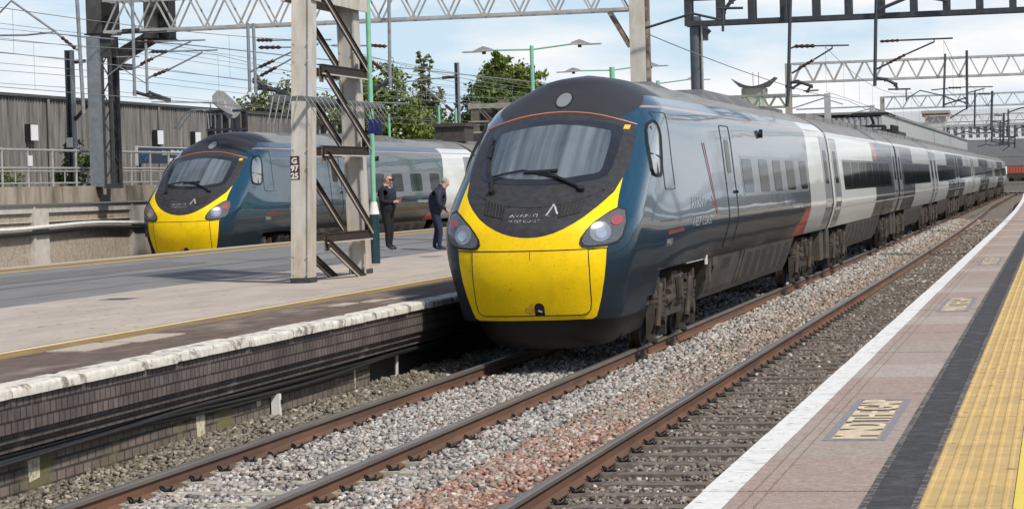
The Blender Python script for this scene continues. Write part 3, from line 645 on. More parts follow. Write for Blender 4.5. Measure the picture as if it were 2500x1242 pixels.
# --- body shell
def body_shell(name, fx, yfront, y1, mats, parent, zmin=.56, nose=False, cut=None, ystep=1.2):
    zs = list(np.linspace(zmin, 1.08, 7)) + list(np.linspace(1.16, 3.22, 30)) + [3.25, 3.29, 3.33, 3.38, 3.44, 3.50, 3.56, 3.61, 3.65, 3.69, 3.72, 3.742, 3.755, 3.76]
    b = MB(); rows = []
    for z in zs:
        row = []
        if nose:
            yc = float(herm(z, ZK, YC)); a = float(herm(z, AK, AV))
            for k in range(25):
                th = math.pi/2*k/24; s = math.sin(th)**(2/NN); row.append((Wn(z)*s, yc+a*(1-math.cos(th)**(2/NN)), z))
            ya = yc+a
        else: ya = yfront; row.append((fx(ya, z), ya, z))
        stops = [ya+(2.85-ya)*t for t in (.34, .67, 1)] if nose and ya < 2.75 else []
        y = max(ya, 2.85) if nose else ya
        k = int((y1-y)/ystep); stops += [y+(y1-y)*i/k for i in range(1, k+1)]
        row += [(fx(q, z), q, z) for q in stops]
        rows.append(row)
    if nose:   # equalise row lengths by resampling the straight part
        for ri, z in enumerate(zs):
            nose_r = rows[ri][:25]; ya = nose_r[-1][1]
            tail = [ya+(max(ya, 3.6)-ya)*t for t in (.2,.4,.6,.8,1.)] if ya < 3.5 else [ya+.15*t for t in (1,2,3,4,5)]
            y = tail[-1]; k = int((y1-3.6)/ystep); tail += [y+(y1-y)*i/k for i in range(1, k+1)]
            rows[ri] = nose_r + [(fx(q, z), q, z) for q in tail]
    n = len(rows[0])
    for sg in (1, -1):
        vs = [(sg*p[0], p[1], p[2]) for r in rows for p in r]; fs = []
        for i in range(len(rows)-1):
            for j in range(n-1):
                if cut and cut(rows[i][j], rows[i+1][j+1]): continue
                f = (i*n+j, i*n+j+1, (i+1)*n+j+1, (i+1)*n+j); fs.append(f if sg > 0 else f[::-1])
        b.add(vs, fs)
    # end bulkhead
    e = [r[-1] for r in rows if r[-1][2] > 1.0]; b.add([(p[0], p[1], p[2]) for p in e] + [(-p[0], p[1], p[2]) for p in e[::-1]], [tuple(range(2*len(e)))])
    if not nose:
        e = [r[0] for r in rows if r[0][2] > 1.0]; b.add([(p[0], p[1], p[2]) for p in e] + [(-p[0], p[1], p[2]) for p in e[::-1]], [tuple(range(2*len(e)))[::-1]])
    return b
def lower_skirt(mb, ya, yb, fx, m=0):   # tapered equipment skirt below the body side
    zs = [1.10, .85, .55, .42]; xs_ = [1.175, 1.10, 1.0, .93]
    for sg in (1, -1):
        vs = []
        for z, x in zip(zs, xs_): vs += [(sg*x, ya+(1.1-z)*.25, z), (sg*x, yb-(1.1-z)*.45, z)]
        vs += [(0, ya+.2, .42), (0, yb-.4, .42)]
        mb.add(vs, [(0,1,3,2),(2,3,5,4),(4,5,7,6),(6,7,9,8)], m)
        mb.add([(sg*1.17, ya, 1.1)]+[(sg*x, ya+(1.1-z)*.25, z) for z, x in zip(zs, xs_)]+[(0, ya+.2, .42), (0, ya, 1.1)], [(0,1,2,3,4,5,6)], m)
        mb.add([(sg*1.17, yb, 1.1)]+[(sg*x, yb-(1.1-z)*.45, z) for z, x in zip(zs, xs_)]+[(0, yb-.4, .42), (0, yb, 1.1)], [(0,1,2,3,4,5,6)], m)
def skx(z): return float(np.interp(z, [.42,.55,.85,1.10], [.93,1.0,1.10,1.175]))
def skirt_grilles(mb, ya, yb, n, m, z0=.55, z1=.98):
    for i in range(n):
        a = ya+(yb-ya)*(i+.18)/n; c = ya+(yb-ya)*(i+.72)/n
        for sg in (1, -1):
            mb.add([(sg*(skx(z0)+.004), a, z0), (sg*(skx(z0)+.004), c, z0), (sg*(skx(.85)+.004), c, .85), (sg*(skx(.85)+.004), a, .85), (sg*(skx(z1)+.004), c+.02, z1), (sg*(skx(z1)+.004), a+.02, z1)], [(0,1,2,3),(3,2,4,5)], m)
            mb.bar((sg*(skx(1.0)+.01), a-.1, 1.0), (sg*(skx(.5)+.01), a-.1, .5), .02, .02, 0)
def rounded(y0, y1, z0, z1, r=.06):
    o = []
    for cx_, cz, a0 in ((y1-r, z1-r, 0), (y0+r, z1-r, 90), (y0+r, z0+r, 180), (y1-r, z0+r, 270)):
        for k in range(4): a = math.radians(a0+k*30); o.append((cx_+r*math.cos(a), cz+r*math.sin(a)))
    return o
def ring_on(outline, fn, r, off, n=6):
    P = [Vector(p) for p in outline]; O = []
    for i, p in enumerate(P):
        q = P[(i+1) % len(P)]; k = max(1, int((q-p).length/.08)); O += [p.lerp(q, j/k) for j in range(k)]
    O.append(O[0]); return [fn(p.x, p.y, off) for p in O]
LEND = 26.9
def driving_car(parent):
    def cut(p, q):
        y = (p[1]+q[1])/2; z = (p[2]+q[2])/2
        return z < 1.08 and y > 2.95 or (z < 1.08 and y > 2.95-(1.08-z)*.0 - max(0, .9-z)*.9 and z < .9)
    o = body_shell('driving_car', side_x, 0, LEND, m_drv, parent, .56, True, cut).build('driving_car', m_drv, parent, smooth=35)
    # floor closing panel, with a dark box added to block light
    b = MB(); b.bx(-1.0, 1.0, .6, 3.0, .60, 1.0); b.bx(-1.16, 1.16, 2.8, LEND-.02, 1.065, 1.12)
    lower_skirt(b, 7.65, 20.15, side_x); b.build('underframe', m_under, o, smooth=0)
    b = MB(); b2 = MB()
    lower_skirt_mb = MB()
    for sg in (1, -1):
        zs = [1.105, .85, .55, .42]
        vs = []
        for z in zs: vs += [(sg*(skx(z)+.003), 7.66+(1.1-z)*.25, z), (sg*(skx(z)+.003), 20.14-(1.1-z)*.45, z)]
        b.add(vs, [(0,1,3,2),(2,3,5,4),(4,5,7,6)])
    skirt_grilles(b, 12.6, 19.6, 6, 1); skirt_grilles(b, 9.2, 11.0, 1, 1, .5, 1.0)
    for sg in (1, -1):
        for yy in (8.4, 11.6, 12.1): b.bar((sg*(skx(1.05)+.008), yy, 1.05), (sg*(skx(.5)+.008), yy+.08, .5), .02, .025, 1)
        b.bx(*sorted((sg*1.13, sg*1.19)), 8.0, 8.5, .93, 1.06); b.bx(*sorted((sg*1.1, sg*1.16)), 7.75, 7.95, .7, 1.0)
    b.build('skirt_panel', [m_skirt, m_skirt_dk], o, smooth=0)
    # black valance under the nose
    b = MB(); zs = [.19, .24, .32, .42, .58]; rows = []
    for z in zs:
        rows.append([(math.sin(math.pi/2*k/16)**.8*np.interp(z, [.13,.3,.58], [.62,.86,.98])*s_, .34+1.25*(1-math.cos(math.pi/2*k/16)**.8)+np.interp(z, [.13,.3,.58], [.30,.08,.0]), z) for s_ in (-1, 1) for k in (range(16, 0, -1) if s_ < 0 else range(17))])
    n = len(rows[0]); b.add([p for r in rows for p in r], [(i*n+j, i*n+j+1, (i+1)*n+j+1, (i+1)*n+j) for i in range(len(rows)-1) for j in range(n-1)])
    for sg in (-1, 1): b.add([(sg*.98, 1.55, .58), (sg*.84, 1.65, .26), (sg*.90, 2.85, .30), (sg*1.02, 2.85, .6)], [(0,1,2,3) if sg > 0 else (3,2,1,0)])
    b.add([p for p in rows[0]], [tuple(range(n))[::-1]]); b.build('valance', mat('black valance', (.012,.0115,.0115), .55, var=.25, vscale=3), o, smooth=45)
    # yellow nose panel
    inner = [(1.0,2.31),(.95,2.13),(.87,2.03),(.80,1.955),(.665,1.833),(.55,1.755),(.43,1.69),(.32,1.645),(.2,1.612),(.1,1.597),(0,1.592)]
    outer = [(.0,.565),(.4,.565),(.72,.572),(.77,.60),(.80,.68),(.85,.85),(.895,1.05),(.925,1.25),(.94,1.445),(1.0,1.55),(1.04,1.80),(1.02,1.95),(1.01,2.09)]
    half = outer + inner
    full = half + [(-x, z) for x, z in half[::-1] if abs(x) > 1e-6]
    patch('nose_panel', full, noseF, m_yellow, o, .06, .004)
    hood = mirror([(0,.63),(.60,.63),(.665,.645),(.71,.69),(.728,.80),(.735,1.15),(.728,1.435),(.4,1.432),(0,1.43)])
    h = patch('coupler_hood', hood, noseF, m_yellow, o, .06, .014)
    b = MB(); b.tube(ring_on(hood, noseF, 0, .008), .010, 6)
    for sg in (1, -1): b.tube([noseF(sg*x, z, .004) for x, z in ((.728,1.435),(.80,1.44),(.94,1.445))], .008, 6)
    b.tube([noseF(0.02, z, .014) for z in (1.43, 1.36, 1.32)], .004, 5)
    b.build('hood_seam', m_seam, h)
    patch('coupler_opening', [(.03,.632),(.155,.632),(.155,.74),(.145,.765),(.12,.785),(.09,.79),(.06,.785),(.04,.765),(.03,.74)], noseF, m_seam, h, .03, .017)
    b = MB(); b.bar(nose_pt(.075, .70, .02), nose_pt(.125, .68, .02), .03, .02); b.build('coupler_pin', m_steel, h)
    patch('rust_stain', [(-.10,.70),(-.03,.76),(.02,.80),(.02,.66),(-.02,.64),(-.06,.66)], noseF, mat('rust stain', (.55,.26,.02), .6, var=.3, vscale=20, col2=(.78,.50,.01), c2=(.45,.6)), h, .03, .0155)
    # charcoal mask, windscreen
    mk = [(x, z) for x, z in inner[::-1]] + [(1.035,2.45),(1.04,2.62),(1.03,2.80),(1.01,2.93),(.975,3.0),(.85,3.045),(.7,3.09),(.55,3.13),(.4,3.158),(.2,3.182),(0,3.19)]
    patch('nose_mask', [(x, z+.0) for x, z in mk] + [(-x, z) for x, z in mk[::-1] if abs(x) > 1e-6], noseF, m_mask, o, .06, .003)
    b = MB(); arc = [(1.0,3.0),(.85,3.05),(.7,3.095),(.55,3.135),(.4,3.163),(.2,3.187),(0,3.195)]; arc = arc + [(-x, z) for x, z in arc[::-1][1:]]
    b.tube([noseF(x, z, .004) for x, z in arc], .014, 6); b.build('orange_line', m_orange, o)
    fr = mirror([(0,2.235),(.4,2.25),(.74,2.30),(.815,2.34),(.855,2.45),(.875,2.70),(.875,2.90),(.85,2.975),(.7,3.02),(.4,3.065),(0,3.085)])
    f = patch('windscreen_frame', fr, noseF, mat('windscreen surround', (.014,.014,.017), .25, coat=.6), o, .06, .008)
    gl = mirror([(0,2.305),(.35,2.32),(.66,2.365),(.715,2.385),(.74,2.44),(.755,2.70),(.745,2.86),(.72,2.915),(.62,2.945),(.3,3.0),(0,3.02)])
    patch('windscreen', gl, noseF, m_screen, f, .06, .011)
    # roof lamp, yellow plate
    b = patch('', circ(-.03,3.365,.098), noseF, None, None, .05, .012, mb=MB()); patch('', circ(-.03,3.365,.118), noseF, None, None, .05, .006, m=1, mb=b)
    b.build('roof_lamp', [mat('lamp glass grey', (.22,.22,.22), .2, coat=.6), m_black], o, smooth=50)
    patch('marker_plate', [(.86,2.94),(.93,2.935),(.935,2.99),(.865,2.995)], noseF, mat('amber plate', (.75,.48,.06), .5), o, .05, .012)
    # seam line between mask and lower hood
    b = MB(); pl = [(.83,2.155),(.67,2.085),(.51,2.02),(.3,1.98),(.1,1.963)]; pl = pl+[(-x, z) for x, z in pl[::-1]]
    b.tube([noseF(x, z, .003) for x, z in pl], .006, 5)
    for x, z in pl[::2]: b.tube([noseF(x, z, 0), noseF(x, z, .014)], .012, 8)
    b.build('mask_seam', m_seam, o)
    # grilles beside the lettering
    for sg in (1, -1):
        b = patch('', [(sg*x, z) for x, z in ((.36,1.995),(.63,2.05),(.61,1.88),(.345,1.82))], noseF, None, None, .05, .006, mb=MB())
        for k in range(6):
            t_ = (k+.5)/6; b.tube([noseF(sg*(.35+.27*t_+.01), 1.998+.055*t_, .008), noseF(sg*(.345+.265*t_), 1.825+.06*t_, .008)], .008, 5, 1)
        for k in range(5):
            t_ = (k+.7)/5.4; b.tube([noseF(sg*.352, 1.99-.165*t_, .009), noseF(sg*.615, 2.045-.165*t_, .009)], .006, 5, 1)
        b.build('grille', [m_seam, m_mask], o, smooth=40)
    # nose lettering and emblem
    for tx, x0, z0, w, h_ in (('AVANTI', -.27, 1.845, .36, .042), ('WEST COAST', -.27, 1.78, .40, .032)):
        vs, fs = text_geo(tx, 1, 'LEFT', .01); a = np.array(vs); lo, hi = a.min(0), a.max(0)
        b = MB(); b.add([noseF(x0+(v[0]-lo[0])/(hi[0]-lo[0])*w, z0+(v[1]-lo[1])/(hi[1]-lo[1])*h_, .006) for v in vs], fs)
        b.build('nose_lettering', mat('chipped white lettering', (.42,.42,.42), .6, var=.3, vscale=34, col2=(.07,.07,.075), c2=(.44,.52)), o, smooth=0)
    b = MB()
    for pa, pb in (((.20,1.86),(.268,2.0)),((.268,2.0),(.335,1.875)),((.20,1.86),(.25,1.845))): b.bar(noseF(*pa, .005), noseF(*pb, .005), .022, .006)
    b.build('nose_emblem', mat('worn white emblem', (.52,.52,.52), .6, var=.3, vscale=25, col2=(.10,.10,.10), c2=(.5,.6)), o, smooth=0)
    # headlights
    hl = [(1.12,1.915),(1.04,1.945),(.95,1.89),(.79,1.765),(.70,1.67),(.638,1.58),(.625,1.51),(.66,1.462),(.74,1.452),(.95,1.472),(1.06,1.51),(1.11,1.58),(1.145,1.76)]
    cxx, czz = .93, 1.68
    for sg in (1, -1):
        b = patch('', [(sg*x, z) for x, z in hl], noseF, None, None, .05, .016, .03, m=1, mb=MB())
        patch('', [(sg*(cxx+(x-cxx)*.90), czz+(z-czz)*.88) for x, z in hl], noseF, None, None, .05, .021, .012, m=0, mb=b)
        patch('', circ(sg*.86, 1.64, .118), noseF, None, None, .04, .026, .01, m=4, mb=b)
        patch('', circ(sg*.87, 1.625, .062), noseF, None, None, .04, .032, .01, m=2, mb=b)
        patch('', circ(sg*1.03, 1.775, .062), noseF, None, None, .04, .028, .01, m=3, mb=b)
        b.build('headlight', [m_lamp, m_black, m_refl, m_red, mat('lamp bowl', (.33,.34,.35), .15, .5, coat=1)], o, smooth=50)
    # wipers
    b = MB(); P = lambda x, z, of=.035: noseF(x, z, of)
    b.tube([P(.56,2.155,.02), P(.50,2.19), P(.09,2.365), P(-.05,2.39)], .022, 6); b.tube([P(.30,2.29), P(-.25,2.41), P(-.5,2.37), P(-.66,2.33)], .013, 6); b.bar(P(-.22,2.385), P(.2,2.40), .06, .03); b.tube([P(.56,2.155,0), P(.56,2.155,.06)], .045, 10)
    b.build('wiper', m_black, o)
    b = MB(); b.tube([P(-.58,2.15,.02), P(-.64,2.3), P(-.74,2.44), P(-.765,2.55)], .022, 6); b.tube([P(-.70,2.36), P(-.80,2.6), P(-.83,2.86)], .016, 6); b.bar(P(-.775,2.58), P(-.80,2.74), .05, .03); b.tube([P(-.58,2.15,0), P(-.58,2.15,.06)], .045, 10)
    b.build('wiper', m_black, o)
    for sg in (1, -1):
        F = sideF(sg)
        cw = [(2.82,3.06),(2.60,3.01),(2.42,2.92),(2.20,2.75),(2.06,2.58),(2.02,2.42),(2.12,2.35),(2.42,2.325),(2.66,2.325),(2.80,2.38),(2.88,2.6),(2.92,2.85),(2.90,3.02)]
        g = patch('cab_window', cw, F, mat('cab side glass', (.20,.23,.25), .06, coat=1), o, .08, .006)
        b = MB(); b.tube(ring_on(cw, F, 0, .008), .022, 6); b.bar(F(2.5,2.335,.012), F(2.62,2.98,.012), .02, .02); b.bar(F(2.12,2.62,.012), F(2.85,2.57,.012), .018, .018); b.build('window_frame', m_black, g)
        # doors: panel seams, small door window
        d = MB(); rect = rounded(8.75, 9.85, 1.2, 3.1, .08); d.tube(ring_on(rect, F, 0, .002), .007, 5); d.tube([F(y_, 2.05+0*y_, .02) for y_ in (9.75, 9.76)], .03, 8)
        do = d.build('door', m_black, o)
        patch('door_window', rounded(9.05, 9.55, 2.35, 2.88, .08), F, m_sideglass, do, .1, .004)
        b = MB(); rect = rounded(.9+2.05, 3.7, 2.14, 3.18, .05); b.tube(ring_on(rect, F, 0, .001), .007, 5); b.tube([F(y_, 1.72, .001) for y_ in (2.4, 3.2, 8, 14, 21.5)], .006, 5); b.build('panel_seam', mat('side seam', (.02,.03,.04), .4), o)
        # passenger windows
        bnd = patch('window_band', rounded(10.78, 21.65, 1.965, 2.635, .1), F, mat('window band paint', (.085,.095,.105), .3, coat=.5), o, .22, .003)
        for a, c in ((10.93,12.25),(13.28,14.6),(15.45,16.7),(17.68,19.1),(20.18,21.45)):
            wn = patch('window', rounded(a, c, 2.02, 2.585, .11), F, m_sideglass, o, .15, .007)
        dr = patch('end_door', rounded(25.25, 26.85, 1.12, 3.15, .05), F, m_doorgrey, o, .2, .005)
        patch('door_window', rounded(25.65, 26.35, 2.1, 2.85, .1), F, m_sideglass, dr, .15, .009)
        b = MB(); b.tube([F(14.0, 3.04, .0), F(14.0, 3.04, .05)], .05, 8); b.bx(*sorted((F(14,3,.0)[0], F(14,3,.06)[0])), 13.97, 14.05, 2.97, 3.12); b.build('camera_pod', m_black, o)
        # side lettering, emblem, small labels
        b = MB()
        for tx, y0, z0, w, h_ in (('AVANTI', 4.72, 1.86, 1.45, .15), ('WEST COAST', 4.72, 1.60, 2.05, .13)):
            vs, fs = text_geo(tx, 1, 'LEFT', .01); a = np.array(vs); lo, hi = a.min(0), a.max(0)
            def ty(v):
                u = (v[0]-lo[0])/(hi[0]-lo[0])*w; return F(y0+u if sg > 0 else y0+w-u, z0+(v[1]-lo[1])/(hi[1]-lo[1])*h_, .004)
            b.add([ty(v) for v in vs], fs, 0)
        b.build('side_lettering', mat('side lettering white', (.34,.37,.39), .5), o, smooth=0); b = MB()
        for pa, pb in (((6.55,2.80),(7.30,1.74)),((6.75,2.80),(7.42,1.74)),((7.30,1.74),(7.42,1.74)),((6.86,2.0),(7.36,1.74))):
            q = [F(pa[0]+(pb[0]-pa[0])*k/8, pa[1]+(pb[1]-pa[1])*k/8, .002) for k in range(9)]
            for u, v in zip(q[:-1], q[1:]): b.bar(u, v, .026, .006, 0, up=(sg, 0, 0))
        b.build('side_emblem', mat('side emblem red', (.32,.10,.11), .5), o, smooth=0)
        patch('red_label', [(2.98,1.53),(4.1,1.555),(4.1,1.60),(2.98,1.585)], F, mat('dull red label', (.22,.03,.03), .5), o, .2, .004)
        patch('cream_label', [(2.95,1.37),(3.38,1.38),(3.38,1.475),(2.95,1.47)], F, mat('small cream label', (.42,.41,.36), .5, var=.5, vscale=22, col2=(.05,.06,.07), c2=(.45,.5)), o, .1, .004)
        patch('white_label', [(18.3,1.66),(20.3,1.66),(20.3,1.735),(18.3,1.735)], F, mat('small white label', (.5,.5,.5), .5, var=.4, vscale=18, col2=(.04,.05,.06), c2=(.45,.55)), o, .2, .004)
        b = MB(); b.bx(*sorted((sg*1.17, sg*1.20)), 7.2, 7.3, .98, 1.18); b.bx(*sorted((sg*.985, sg*1.0)), 2.35, 2.52, .62, .80); b.build('white_tag', m_white, o, smooth=0)
        b = MB(); b.bar((sg*1.165, 5.3, 1.075), (sg*1.165, 7.0, 1.075), .03, .03); b.build('step_edge', m_steel_pale, o, smooth=0)
    # roof fairings
    b = MB()
    for (ya, yb, w0, w1, z0, z1) in ((5.2, 9.6, .74, .40, 3.52, 3.772), (10.2, 20.5, .80, .46, 3.50, 3.81)):
        vs = [(-w0,ya,z0),(w0,ya,z0),(w0,yb,z0),(-w0,yb,z0),(-w1,ya+2.2,z1),(w1,ya+2.2,z1),(w1,yb-2.2,z1),(-w1,yb-2.2,z1)]
        b.add(vs, [(4,5,6,7),(0,1,5,4),(1,2,6,5),(2,3,7,6),(3,0,4,7)])
    for k in range(3): b.bx(-.4, .4, 22.3+k*1.2, 23.3+k*1.2, 3.6, 3.775)
    b.build('roof_fairing', mat('roof fairing', (.12,.118,.118), .6, var=.2, vscale=1.5, col2=(.19,.187,.18), c2=(.5,.7)), o, smooth=0)
    add_bogie(o, 4.85); add_bogie(o, 22.85)
    return o
def gangway(parent, y):
    b = MB(); e = [(smooth_prof(z)-.02, z) for z in np.linspace(.75, 3.72, 24)]
    pl = e + [(-x, z) for x, z in e[::-1]]
    b.prism(pl, lambda x, z: (x, y-.02, z-.02), lambda x, z: (x, y+.57, z-.02)); 
    for sg in (1, -1): b.bx(*sorted((sg*.92, sg*1.12)), y-.9, y-.08, .38, 1.1, 1); b.bx(*sorted((sg*.92, sg*1.12)), y+.63, y+1.4, .38, 1.1, 1)
    return b.build('gangway', [m_black, m_skirt], parent, smooth=0)
CARL = 23.35
def carriage(parent, kind, y0, panto=False):
    def cut(p, q): return (p[2]+q[2])/2 < 1.08
    o = body_shell('carriage', plain_x, 0, CARL, m_cars[kind], parent, 1.0, False, cut, 1.6).build('carriage', m_cars[kind], parent, smooth=35)
    o.location = (0, y0, 0)
    b = MB(); b.bx(-1.16, 1.16, .02, CARL-.02, 1.065, 1.12); lower_skirt(b, 5.4, 17.2, plain_x); b.build('underframe', m_under, o, smooth=0)
    b = MB()
    for sg in (1, -1):
        vs = []
        for z in (1.105, .85, .55, .42): vs += [(sg*(skx(z)+.003), 5.41+(1.1-z)*.25, z), (sg*(skx(z)+.003), 17.19-(1.1-z)*.45, z)]
        b.add(vs, [(0,1,3,2),(2,3,5,4),(4,5,7,6)])
    skirt_grilles(b, 6.0, 16.8, 8, 1); b.build('skirt_panel', [m_skirt, m_skirt_dk], o, smooth=0)
    for sg in (1, -1):
        F = sideF(sg, plain_x)
        patch('window_band', rounded(3.0, 20.2, 1.93, 2.66, .1), F, mat('carriage window band', (.014,.018,.026), .10, coat=1), o, .3, .004)
        for k in range(7): patch('window', rounded(3.3+k*2.42, 5.3+k*2.42, 1.98, 2.61, .1), F, m_sideglass, o, .3, .008)
        for ya, yb in ((.25, 1.9), (CARL-1.9, CARL-.25)):
            d = patch('end_door', rounded(ya, yb, 1.12, 3.15, .05), F, m_doorgrey, o, .25, .005); patch('door_window', rounded(ya+.45, yb-.45, 2.1, 2.85, .1), F, m_sideglass, d, .2, .009)
    b = MB()
    for k in range(9): b.bx(-.62, .62, 1.2+k*2.4, 3.2+k*2.4, 3.6, 3.762)
    b.build('roof_panel', mat('grey roof panel', (.21,.207,.20), .6, var=.2, vscale=1.2, col2=(.15,.148,.145), c2=(.5,.7)), o, smooth=0)
    add_bogie(o, 4.0); add_bogie(o, 19.6)
    return o
def pantograph(parent, yk, raised):
    b = MB(); z0 = 3.76
    for sg in (-1, 1):
        for a in (-.5, .5): b.tube([(sg*.45, yk+a, z0), (sg*.45, yk+a, z0+.22)], .06, 8)
    b.bx(-.5, .5, yk-.55, yk+.55, z0+.2, z0+.26)
    if raised:
        b.tube([(0, yk, z0+.25), (0, yk+.75, z0+.52)], .06, 8); b.tube([(0, yk+.75, z0+.5), (0, yk-.05, z0+.92)], .05, 8)
        zt = z0+.98
    else:
        b.tube([(0, yk, z0+.25), (0, yk+1.6, z0+.32)], .05, 8); b.tube([(0, yk+1.6, z0+.3), (0, yk-.1, z0+.63)], .05, 8); zt = z0+.68
    for d in (-.16, .16): b.tube([(-.85, yk-.05+d, zt-.12), (-.6, yk-.05+d, zt), (.6, yk-.05+d, zt), (.85, yk-.05+d, zt-.12)], .035, 6)
    b.bx(-.62, .62, yk-.24, yk+.14, zt-.07, zt+.02)
    for k in range(3): b.tube([(-.6, yk+2.0+k*1.3, z0+.02), (-.6, yk+2.0+k*1.3, z0+.3)], .07, 8); b.tube([(.6, yk+2.0+k*1.3, z0+.02), (.6, yk+2.0+k*1.3, z0+.3)], .07, 8)
    b.tube([(-.6, yk+1.8, z0+.3), (-.6, yk+6, z0+.3)], .03, 6); b.bx(-.5, .5, yk+2, yk+12, z0-.02, z0+.16)
    return b.build('pantograph', m_black, parent)
T1 = empty('passenger_train', (0, 29.95, 0), None, 'long teal, white and navy passenger train with bright yellow nose, nearer of the two trains', 'train', 'two matching passenger trains')
dc = driving_car(T1); gangway(T1, LEND); y = LEND+.55; cars = []
for k in range(8):
    kd = (0, 1, 2, 1, 2, 1, 2, 1)[k]
    if k < 3: c = carriage(T1, kd, y)
    else: c = copy_tree(cars[kd if kd else 1], T1); c.location = (0, y, 0)
    cars.append(c)
    if k < 7: gangway(T1, y+CARL)
    y += CARL+.55
T2 = empty('passenger_train', (-15.05, 58.75, .17), None, 'matching teal passenger train with yellow nose at the far platform edge, behind the two men', 'train', 'two matching passenger trains')
d2 = copy_tree(dc, T2); gangway(T2, LEND); y = LEND+.55
for k in range(2):
    c = copy_tree(cars[k], T2); c.location = (0, y, 0); gangway(T2, y+CARL); y += CARL+.55
pantograph(cars[1], 6.6, False)
bpy.data.objects.remove(bog0); bpy.data.objects.remove(whl0)
G1_ARMS = [
  ('tube', [(-18.34, 7.65), (-18.26, 4.46)], 0.055),
  ('ins', [(-18.82, 6.47), (-18.40, 6.12)], 0.05),
  ('tube', [(-18.37, 6.10), (-18.98, 6.61), (-20.16, 7.46), (-20.70, 6.98), (-21.18, 6.57)], 0.03),
  ('tube', [(-21.17, 6.59), (-19.79, 6.55), (-19.04, 6.59)], 0.025),
  ('tube', [(-16.82, 7.37), (-16.84, 4.86)], 0.045),
  ('tube', [(-16.49, 6.29), (-16.49, 4.93)], 0.04),
  ('tube', [(-16.79, 5.58), (-16.41, 5.76)], 0.025),
  ('ins', [(-16.66, 5.66), (-16.29, 5.82)], 0.05),
  ('tube', [(-16.29, 5.82), (-15.26, 6.20)], 0.022),
  ('ins', [(-16.63, 6.23), (-16.28, 6.24)], 0.05),
  ('tube', [(-16.28, 6.24), (-14.87, 6.22)], 0.02),
  ('tube', [(-16.43, 5.96), (-16.26, 5.97)], 0.02),
  ('ins', [(-16.36, 5.98), (-15.89, 5.97)], 0.05),
  ('tube', [(-15.89, 5.97), (-14.55, 5.95)], 0.02),
  ('tube', [(-16.46, 5.30), (-16.31, 5.37)], 0.025),
  ('ins', [(-16.32, 5.36), (-15.85, 5.52)], 0.05),
  ('tube', [(-15.85, 5.52), (-14.97, 5.90), (-14.97, 5.95)], 0.022),
  ('tube', [(-17.56, 5.40), (-16.96, 5.83), (-16.95, 5.88)], 0.02),
  ('tube', [(-17.30, 5.88), (-16.68, 5.87)], 0.018),
  ('tube', [(-17.22, 5.62), (-16.54, 5.18)], 0.014),
  ('clut', [(-16.84, 4.96), (-16.39, 4.82), (-15.94, 4.72)], 0.045),
  ('clut', [(-16.48, 4.95), (-16.21, 4.84), (-15.94, 4.74)], 0.04),
  ('tube', [(-16.39, 4.69), (-14.60, 4.61)], 0.016),
  ('tube', [(-13.72, 6.60), (-13.72, 4.85)], 0.045),
  ('tube', [(-13.57, 6.59), (-13.56, 4.82)], 0.045),
  ('ins', [(-13.50, 6.16), (-13.06, 6.14)], 0.05),
  ('tube', [(-13.06, 6.14), (-11.51, 6.09)], 0.02),
  ('ins', [(-13.45, 5.97), (-12.84, 5.95)], 0.05),
  ('tube', [(-12.84, 5.95), (-11.97, 5.93)], 0.02),
  ('tube', [(-13.70, 5.35), (-13.41, 5.49)], 0.025),
  ('ins', [(-13.46, 5.46), (-13.02, 5.64)], 0.05),
  ('tube', [(-13.02, 5.64), (-11.85, 6.12)], 0.022),
  ('ins', [(-13.44, 5.24), (-12.97, 5.46)], 0.05),
  ('tube', [(-12.97, 5.46), (-11.86, 6.00)], 0.022),
  ('clut', [(-13.57, 5.15), (-13.32, 4.95), (-12.82, 4.80)], 0.06),
  ('clut', [(-13.54, 4.96), (-12.99, 4.87), (-12.75, 4.70)], 0.05),
  ('tube', [(-13.16, 4.74), (-12.72, 4.71)], 0.02),
  ('tube', [(-9.97, 7.11), (-10.01, 4.82)], 0.045),
  ('tube', [(-11.51, 5.95), (-10.05, 5.87)], 0.02),
  ('ins', [(-10.53, 5.91), (-10.07, 5.86)], 0.05),
  ('tube', [(-10.93, 5.80), (-10.51, 5.52)], 0.022),
  ('ins', [(-10.55, 5.55), (-10.20, 5.30)], 0.05),
  ('tube', [(-10.20, 5.30), (-10.02, 5.18)], 0.025),
  ('clut', [(-10.02, 4.99), (-10.37, 4.84), (-10.54, 4.78)], 0.05),
  ('tube', [(-10.93, 4.50), (-9.53, 4.40)], 0.02),
  ('tube', [(-3.46, 6.04), (-2.28, 6.35), (-1.57, 6.16)], 0.05),
  ('tube', [(-1.52, 6.48), (-1.54, 5.88)], 0.055),
  ('tube', [(-1.68, 6.45), (-1.03, 6.43)], 0.05),
  ('clut', [(-1.52, 6.38), (-1.32, 6.62), (-1.12, 6.72)], 0.05),
]
